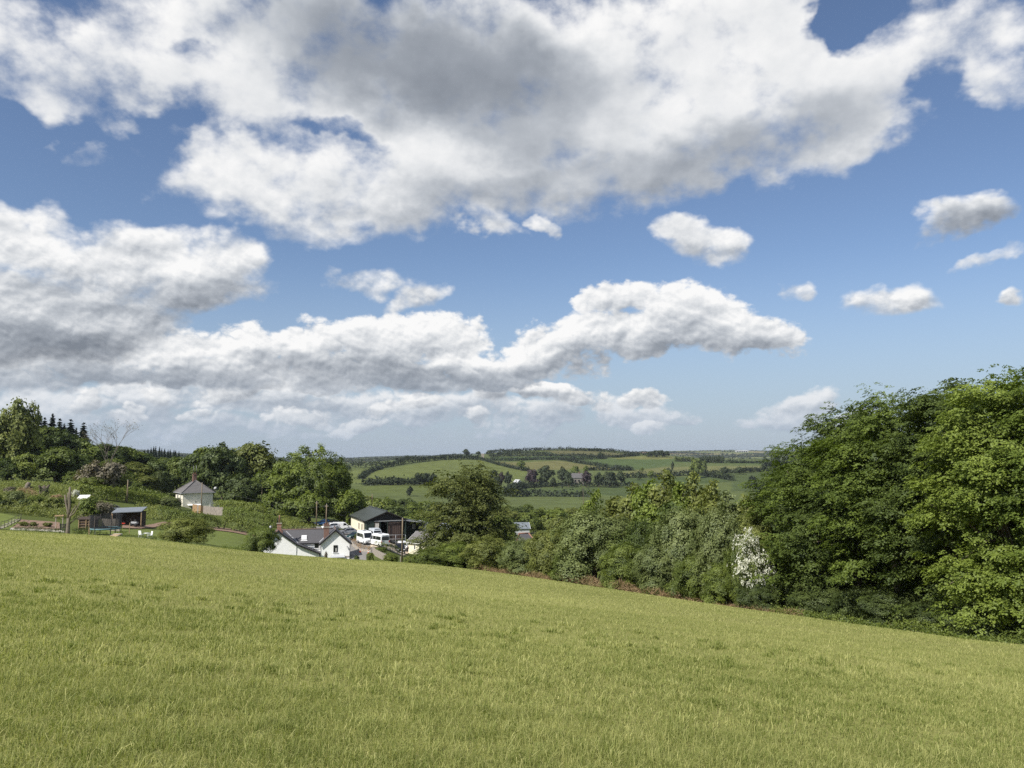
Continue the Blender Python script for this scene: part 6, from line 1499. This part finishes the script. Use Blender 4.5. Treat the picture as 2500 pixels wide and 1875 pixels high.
# ================================================================== far hill: hedges, copses, single trees
HG = [
 ([(852, 1143), (900, 1142), (935, 1143), (960, 1138), (1000, 1131), (1060, 1125), (1110, 1122), (1172, 1122)], 8, 'tall tree-lined hedgerow along the top of the light green far field'),
 ([(880, 1170), (895, 1158), (912, 1150), (935, 1145)], 3, 'thin hedge curving down the left end of the light green far field'),
 ([(1172, 1123), (1190, 1127), (1212, 1134), (1240, 1141), (1292, 1151)], 4, 'hedge slanting down right of the light green far field'),
 ([(1196, 1115), (1260, 1114), (1330, 1114), (1400, 1115), (1462, 1116)], 4, 'second hedge line below the far hilltop'),
 ([(1200, 1124), (1300, 1123), (1370, 1124), (1420, 1123), (1478, 1120)], 5, 'third hedge line below the far hilltop'),
 ([(1372, 1124), (1420, 1132), (1470, 1140), (1540, 1149)], 5, 'long hedge slanting down the middle of the far hill'),
 ([(1214, 1112), (1245, 1108), (1290, 1108), (1350, 1111)], 4, 'short curved hedge just under the far hilltop'),
 ([(1200, 1107), (1255, 1104), (1320, 1100), (1400, 1101), (1450, 1102), (1500, 1105), (1560, 1111), (1592, 1113)], 6, 'hedge following the skyline of the far hill'),
 ([(1460, 1118), (1510, 1117), (1560, 1112)], 4, 'short hedge right of the lone tree on the far hill'),
 ([(1430, 1149), (1490, 1149), (1545, 1149)], 4, 'hedge below the tan far field'),
 ([(1515, 1167), (1580, 1166), (1640, 1163), (1700, 1160), (1800, 1155), (1885, 1150)], 6, 'long dark hedge across the right part of the far hill'),
 ([(1708, 1160), (1740, 1166), (1792, 1174)], 5, 'short thick hedge between the two dark right fields'),
 ([(1272, 1192), (1340, 1189), (1400, 1187), (1480, 1187), (1560, 1188)], 4, 'hedge at the foot of the manor trees'),
 ([(1240, 1212), (1258, 1197), (1282, 1189)], 6, 'thick hedge slanting down left of the lowest far field'),
 ([(1238, 1214), (1300, 1212), (1380, 1213), (1450, 1214)], 5, 'bottom hedge of the lowest far field'),
 ([(880, 1186), (950, 1184), (1010, 1182), (1062, 1185)], 6, 'hedge under the tree belt in the left of the far hill'),
 ([(1650, 1126), (1760, 1130), (1880, 1133)], 4, 'faint hedge behind the tree row on the right far hill'),
]
for i, (pl, h, lb) in enumerate(HG):
    w = [hit(px, py, 420, 2600) for px, py in pl]
    hedge('hedgerow', w, h * .90, h * .7 + 2.0, 2.4, 1.9, 'hedge_far', lb, seed=30 + i, per=6, group='hedgerows of the far hill', stems=False, top_jit=.22)
FT = [  # px, base row, top row, width, material
 (1139, 1113, 1096, 19, 'far_leaf', 'largest round tree on the far skyline'), (1168, 1113, 1102, 15, 'far_leaf', 'dark round tree just left of the small tower'), (1195, 1113, 1099, 18, 'far_leaf', 'rounded tree just right of the small tower'),
 (1221, 1112, 1102, 12, 'far_leaf', 'small skyline tree, second right of the tower'), (1236, 1111, 1102, 15, 'far_leaf', 'small skyline tree, third right of the tower'), (1080, 1122, 1110, 14, 'far_leaf', 'small tree in the tree-lined hedgerow left of the largest skyline tree'),
 (1273, 1150, 1125, 24, 'oak_leaf', 'lone round tree in the tan field of the far hill'), (1466, 1119, 1105, 19, 'far_leaf', 'lone tree among the upper hedges of the far hill'),
 (1206, 1190, 1148, 30, 'far_leaf', 'dark tree left of the slanting copper beech'), (1224, 1190, 1153, 18, 'copper_leaf', 'slim copper beech left of the small white house'), (1240, 1192, 1153, 22, 'far_leaf', 'green tree just left of the small white house'),
 (1298, 1190, 1146, 34, 'copper_leaf', 'big copper beech right of the small white house'), (1332, 1188, 1138, 44, 'far_leaf', 'tallest broad tree right of the big copper beech'), (1374, 1186, 1142, 32, 'far_leaf', 'dark tree left of the stone manor'),
 (1388, 1190, 1152, 26, 'far_leaf', 'lower tree in front of the stone manor'), (1352, 1192, 1166, 18, 'far_leaf', 'small round tree below the tallest broad tree'), (1432, 1190, 1150, 28, 'copper_leaf', 'brownish tree right of the stone manor'),
 (1404, 1160, 1138, 22, 'oak_leaf', 'pale tree rising behind the stone manor'), (1430, 1158, 1137, 15, 'oak_leaf', 'small pale tree right behind the stone manor'), (1462, 1190, 1155, 28, 'far_leaf', 'dark tree two places right of the manor'),
 (1488, 1190, 1152, 40, 'far_leaf', 'wide dark tree at the right of the manor trees'), (1516, 1182, 1150, 24, 'far_leaf', 'last tree at the right end of the manor trees'), (1258, 1200, 1180, 44, 'hedge_far', 'low dark thicket below the small white house'),
 (1700, 1168, 1120, 34, 'oak_leaf', 'tall pale tree in the right part of the far hill'), (1642, 1150, 1127, 9, 'far_leaf', 'narrow upright tree on the right far hill'), (1632, 1164, 1143, 20, 'far_leaf', 'round dark tree in the long right hedge'),
 (1718, 1156, 1125, 18, 'oak_leaf', 'smaller tree against the tall pale tree'), (1770, 1160, 1140, 22, 'far_leaf', 'dark bushy tree in the long right hedge, left of two'), (1806, 1158, 1141, 24, 'far_leaf', 'dark bushy tree in the long right hedge, right of two'),
 (1838, 1202, 1163, 30, 'hedge_far', 'dim dark tree standing alone in the right dark field'), (1862, 1202, 1170, 30, 'hedge_far', 'second dim tree beside the one alone in the right dark field'), (1558, 1172, 1155, 20, 'far_leaf', 'small tree left in the long right hedge'),
 (1590, 1168, 1150, 18, 'oak_leaf', 'pale small tree above the long right hedge'), (1568, 1152, 1142, 11, 'oak_leaf', 'tiny pale tree in the middle of the far hill'),
 (1870, 1158, 1117, 26, 'far_leaf', 'first of the dark tree group beside the beeches'), (1892, 1158, 1112, 28, 'far_leaf', 'second of the dark tree group beside the beeches'), (1914, 1158, 1116, 28, 'far_leaf', 'third of the dark tree group beside the beeches'), (1936, 1160, 1118, 26, 'far_leaf', 'fourth of the dark tree group beside the beeches'),
 (850, 1150, 1136, 16, 'far_leaf', 'small round tree at the left end of the far tree-lined hedgerow'), (1000, 1212, 1188, 18, 'hedge_far', 'dark small tree alone in the lower left far field'),
]
for i, (px, b, t, w, mt, lb) in enumerate(FT):
    p = hit(px, b, 420, 2600)
    plant('far%d' % (i % 3), px, p.y, h=(b - t) / FPX * p.y * 1.03, wpx=w, label=lb, cat='tree', name='far_tree', mat=mt, group='single trees of the far hill', pos=p)
GB = 'trees of the far tree rows'
rows = [(13, 1436, 1476, 1101, 1093, 7, 'copse on the far hilltop'), (9, 1580, 1632, 1116, 1098, 16, 'dark copse right of the hilltop'), (8, 1648, 1694, 1127, 1114, 8, 'pale tree row on the right far hill'), (8, 1706, 1768, 1131, 1113, 12, 'darker tree row on the right far hill'),
        (13, 895, 1020, 1185, 1168, 16, 'tree belt in the left of the far hill'), (5, 1014, 1064, 1185, 1155, 20, 'tall end of the left tree belt'), (7, 1780, 1870, 1131, 1124, 14, 'wood behind the right far fields'), (12, 960, 1120, 1121, 1113, 14, 'wood on the ridge left of the tower')]
for n, a, b, by, ty, w, nm in rows:
    for i in range(n):
        px = a + (b - a) * (i + .5) / n + random.uniform(-1.5, 1.5); p = hit(px, by, 420, 2600); tt = ty + random.uniform(-1, 3) + (abs(i - n / 2) / n * 9 if 'copse' in nm else 0)
        plant('far%d' % (i % 3), px, p.y, h=max((by - tt) / FPX * p.y, 4), wpx=w, label='%s tree from the left in the %s' % (ORD[i], nm), cat='tree', name='far_tree', mat='oak_leaf' if 'pale' in nm else 'far_leaf', group=GB, pos=p)
# woods and hedges of the most distant ridges read as one dark mass
g = np.random.default_rng(77); Cs = []
for d0, d1, n in ((2100, 3200, 260), (3200, 5000, 330), (5000, 6900, 300)):
    for k in range(n):
        d = g.uniform(d0, d1); u = g.uniform(-.75, .75); L_ = g.uniform(60, 420); a = g.normal(0, .35); q = int(L_ / 14) + 2
        t = np.linspace(-.5, .5, q); Cs.append(np.stack([u * d + t * L_ * math.cos(a) + g.normal(0, 2, q), d + t * L_ * math.sin(a) + g.normal(0, 2, q)], 1))
C = np.concatenate(Cs); z = Z(C[:, 0], C[:, 1]); hh = g.uniform(3, 9, len(C)); c = np.stack([C[:, 0], C[:, 1], z + hh * .5], 1)
nn = nrm(np.stack([g.normal(0, .5, len(C)), -np.ones(len(C)), g.normal(.3, .3, len(C))], 1)); V = leaf_arrays(c, nn, 20.0, hh * 1.25, g, np.tile(np.array([[1.0, 0, 0]]), (len(C), 1)))
V2 = leaf_arrays(c, nrm(np.stack([g.normal(0, .5, len(C)), np.full(len(C), -.3), np.ones(len(C))], 1)), 16.0, 9.0, g)
fw = link('distant_woods', leaf_mesh('distant_woods', np.concatenate([V, V2]), g.uniform(0, 1, len(C) * 2), M['hedge_far'])); tag(fw, 'hedges and woods scattered over the most distant ridges', kind='stuff')

# ================================================================== hedge and trees along the right edge of the meadow
def ed(px): return float(np.interp(ux(px, 1430), EDGE_U, EDGE_D))
plant('loose', 1138, 126, 1128, 246, 'big loose drooping tree at the left end of the meadow hedge', 'tree', 'drooping_tree', 'willow_leaf', rz=.6)
HB_ = [(1060, 4, 1335, 90, 'oak_leaf', 'dark shrub under the left side of the drooping tree'), (1120, 4, 1322, 110, 'oak_leaf', 'dark green shrub at the foot of the drooping tree'), (1200, 4, 1308, 120, 'olive_leaf', 'olive shrub right of the drooping tree foot'),
 (1280, 4, 1312, 110, 'grey_leaf', 'grey-green shrub below the red-ridged outhouse roof'), (1340, 5, 1290, 105, 'olive_leaf', 'olive shrub with dead twigs in the meadow hedge'), (1395, 3, 1335, 84, 'oak_leaf', 'low dark shrub left of the big grey-green bush'),
 (1452, 7, 1243, 170, 'grey_leaf', 'big rounded grey-green bush in the middle of the hedge'), (1530, 4, 1320, 110, 'oak_leaf', 'low dark shrub right of the big grey-green bush'), (1560, 12, 1262, 130, 'beech_dark_leaf', 'bright beech-like bush behind the low shrubs'),
 (1612, 4, 1318, 120, 'grey_leaf', 'grey-green shrub in front of the slim trees'), (1676, 8, 1232, 150, 'grey_leaf', 'tall silvery green bush right of the slim trees'), (1700, 3, 1345, 110, 'oak_leaf', 'low leafy shrub below the silvery bush'),
 (1764, 6, 1242, 130, 'grey_leaf', 'silvery bush just left of the white hawthorn'), (1772, 2.5, 1370, 100, 'oak_leaf', 'low dark shrub left of the white hawthorn foot'), (1850, 9, 1235, 120, 'olive_leaf', 'olive bush behind the white hawthorn'), (1846, 2.5, 1420, 90, 'dark_leaf', 'low dark shrub right under the white hawthorn')]
for i, (px, off, top, w, mt, lb) in enumerate(HB_):
    plant('shrub%d' % (i % 3), px, ed(px) + off, top, w * 1.28, lb, 'shrub', 'hedge_shrub', mt, 'shrubs of the meadow hedge')
SL = [(1500, 24, 1208, 84, 'olive_leaf'), (1545, 26, 1178, 84, 'olive_leaf'), (1585, 22, 1168, 88, 'fresh_leaf'), (1622, 24, 1146, 92, 'olive_leaf'), (1662, 22, 1172, 80, 'fresh_leaf'), (1700, 24, 1150, 80, 'olive_leaf'), (1742, 22, 1168, 78, 'olive_leaf'), (1780, 20, 1196, 80, 'grey_leaf'), (1826, 20, 1205, 84, 'olive_leaf'), (1640, 14, 1225, 110, 'beech_dark_leaf')]
for i, (px, off, top, w, mt) in enumerate(SL):
    plant('slim%d' % (i % 2), px, ed(px) + off, top, w * 1.45, '%s slim young tree from the left rising above the hedge' % ORD[i], 'tree', 'slim_tree', mt, 'slim trees above the hedge')
plant('sapling', 1425, ed(1425) + 10, 1176, 74, 'bright yellow-green sapling sticking up above the hedge', 'tree', 'sapling', 'fresh_leaf', rz=.2)
# hawthorn in full bloom: dark shrub with blossom on its lit side
hw = plant('shrub1', 1818, ed(1818) + 3, 1308, 112, 'hawthorn covered in white blossom beside the beeches', 'tree', 'hawthorn_tree', 'oak_leaf', rz=0)
g = np.random.default_rng(9); E = [(-.3, -1.3, 4.1, 1.3, 1.0, .8), (.5, -1.7, 3.2, 1.7, 1.0, .8), (-.9, -1.9, 2.9, 1.2, .8, .5), (.2, -2.2, 2.0, 1.5, .8, .5), (1.2, -2.0, 1.3, 1.4, .8, .45), (.2, -1.0, 4.8, .6, .6, .5), (1.6, -1.5, 2.5, .9, .9, .5)]
c, n = crown_points(g, E, 620, .3, .3); c = c + g.normal(0, .22, c.shape); V, t = clumps(g, c, n, .17, 8, .5, .12, .8, .9); link('blossom', leaf_mesh('blossom', V, t, M['blossom']), hw)
# beeches
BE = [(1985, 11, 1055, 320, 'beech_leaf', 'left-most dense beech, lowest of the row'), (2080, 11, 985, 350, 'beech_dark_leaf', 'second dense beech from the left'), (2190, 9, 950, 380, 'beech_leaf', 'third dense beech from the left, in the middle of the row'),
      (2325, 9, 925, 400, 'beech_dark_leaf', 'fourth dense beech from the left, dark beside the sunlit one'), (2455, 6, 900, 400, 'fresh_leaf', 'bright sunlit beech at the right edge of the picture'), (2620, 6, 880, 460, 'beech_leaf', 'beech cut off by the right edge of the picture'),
      (2120, 21, 985, 380, 'beech_dark_leaf', 'left of the two beeches added behind the front row to block light'), (2380, 19, 930, 430, 'beech_dark_leaf', 'right of the two beeches added behind the front row to block light'), (1925, 18, 1130, 210, 'beech_dark_leaf', 'low beech boughs behind the white hawthorn')]  # two beeches added behind the row to block light through its gaps
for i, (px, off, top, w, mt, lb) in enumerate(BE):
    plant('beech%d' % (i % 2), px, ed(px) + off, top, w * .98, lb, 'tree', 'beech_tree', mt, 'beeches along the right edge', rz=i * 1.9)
UB = [(1920, 4, 1400, 120), (2000, 3.5, 1420, 130), (2090, 3.5, 1430, 120), (2180, 3, 1440, 140), (2270, 3, 1465, 120), (2360, 3, 1480, 130), (2460, 2.5, 1490, 120)]
for i, (px, off, top, w) in enumerate(UB):
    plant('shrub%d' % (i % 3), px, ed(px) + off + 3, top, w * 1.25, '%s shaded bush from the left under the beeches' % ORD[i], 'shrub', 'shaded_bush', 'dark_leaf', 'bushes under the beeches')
# bramble fringe, dead bracken and dry grass along the edge
def strip(px0, px1, o0, o1, n=12):
    a = [(ux(q, 1430) * (ed(q) + o0), ed(q) + o0) for q in np.linspace(px0, px1, n)]; b = [(ux(q, 1430) * (ed(q) + o1), ed(q) + o1) for q in np.linspace(px1, px0, n)]
    return a + b
cover('bramble_fringe', strip(1880, 2620, -.3, 2.2), 26, .12, .75, 'oak_leaf', 'low brambles and nettles fringing the meadow under the beeches', 15)
cover('dead_bracken', strip(1150, 1660, -1.6, 1.6), 50, .8, 1.25, 'bracken', 'brown dead bracken along the foot of the hedge', 16, asp=.035, spike=True)
cover('dry_grass', strip(1640, 1960, -.7, 1.8), 34, .6, .55, 'bracken', 'dry stalks along the foot of the hedge near the hawthorn', 17, asp=.03, spike=True)
cover('edge_scrub', strip(1020, 1900, 2.5, 7.0), 9, .16, 1.5, 'oak_leaf', 'dense low undergrowth inside the meadow hedge', 18)

# ================================================================== air
hz = MB().box((0, 3450, 0), (23600, 7300, 2)).build('haze', M['white_paint'], None)
hz.data.clear_geometry() if False else None
def haze_box():
    me = hz.data; zs = (-75.0, 42.0)
    for v in me.vertices: v.co.z = zs[0] if v.co.z < 0 else zs[1]
    m, nt, N, L, out = nodes_of('haze_air')
    v = N.new('ShaderNodeVolumePrincipled'); v.inputs['Color'].default_value = (.80, .88, 1.0, 1); v.inputs['Density'].default_value = HAZE_D; v.inputs['Anisotropy'].default_value = .2
    L.new(v.outputs[0], out.inputs['Volume'])
    me.materials.clear(); me.materials.append(m)
    hz['kind'] = 'stuff'; hz['label'] = 'thin blue haze in the air over the valley'
HAZE_D = 4.5e-5
haze_box()
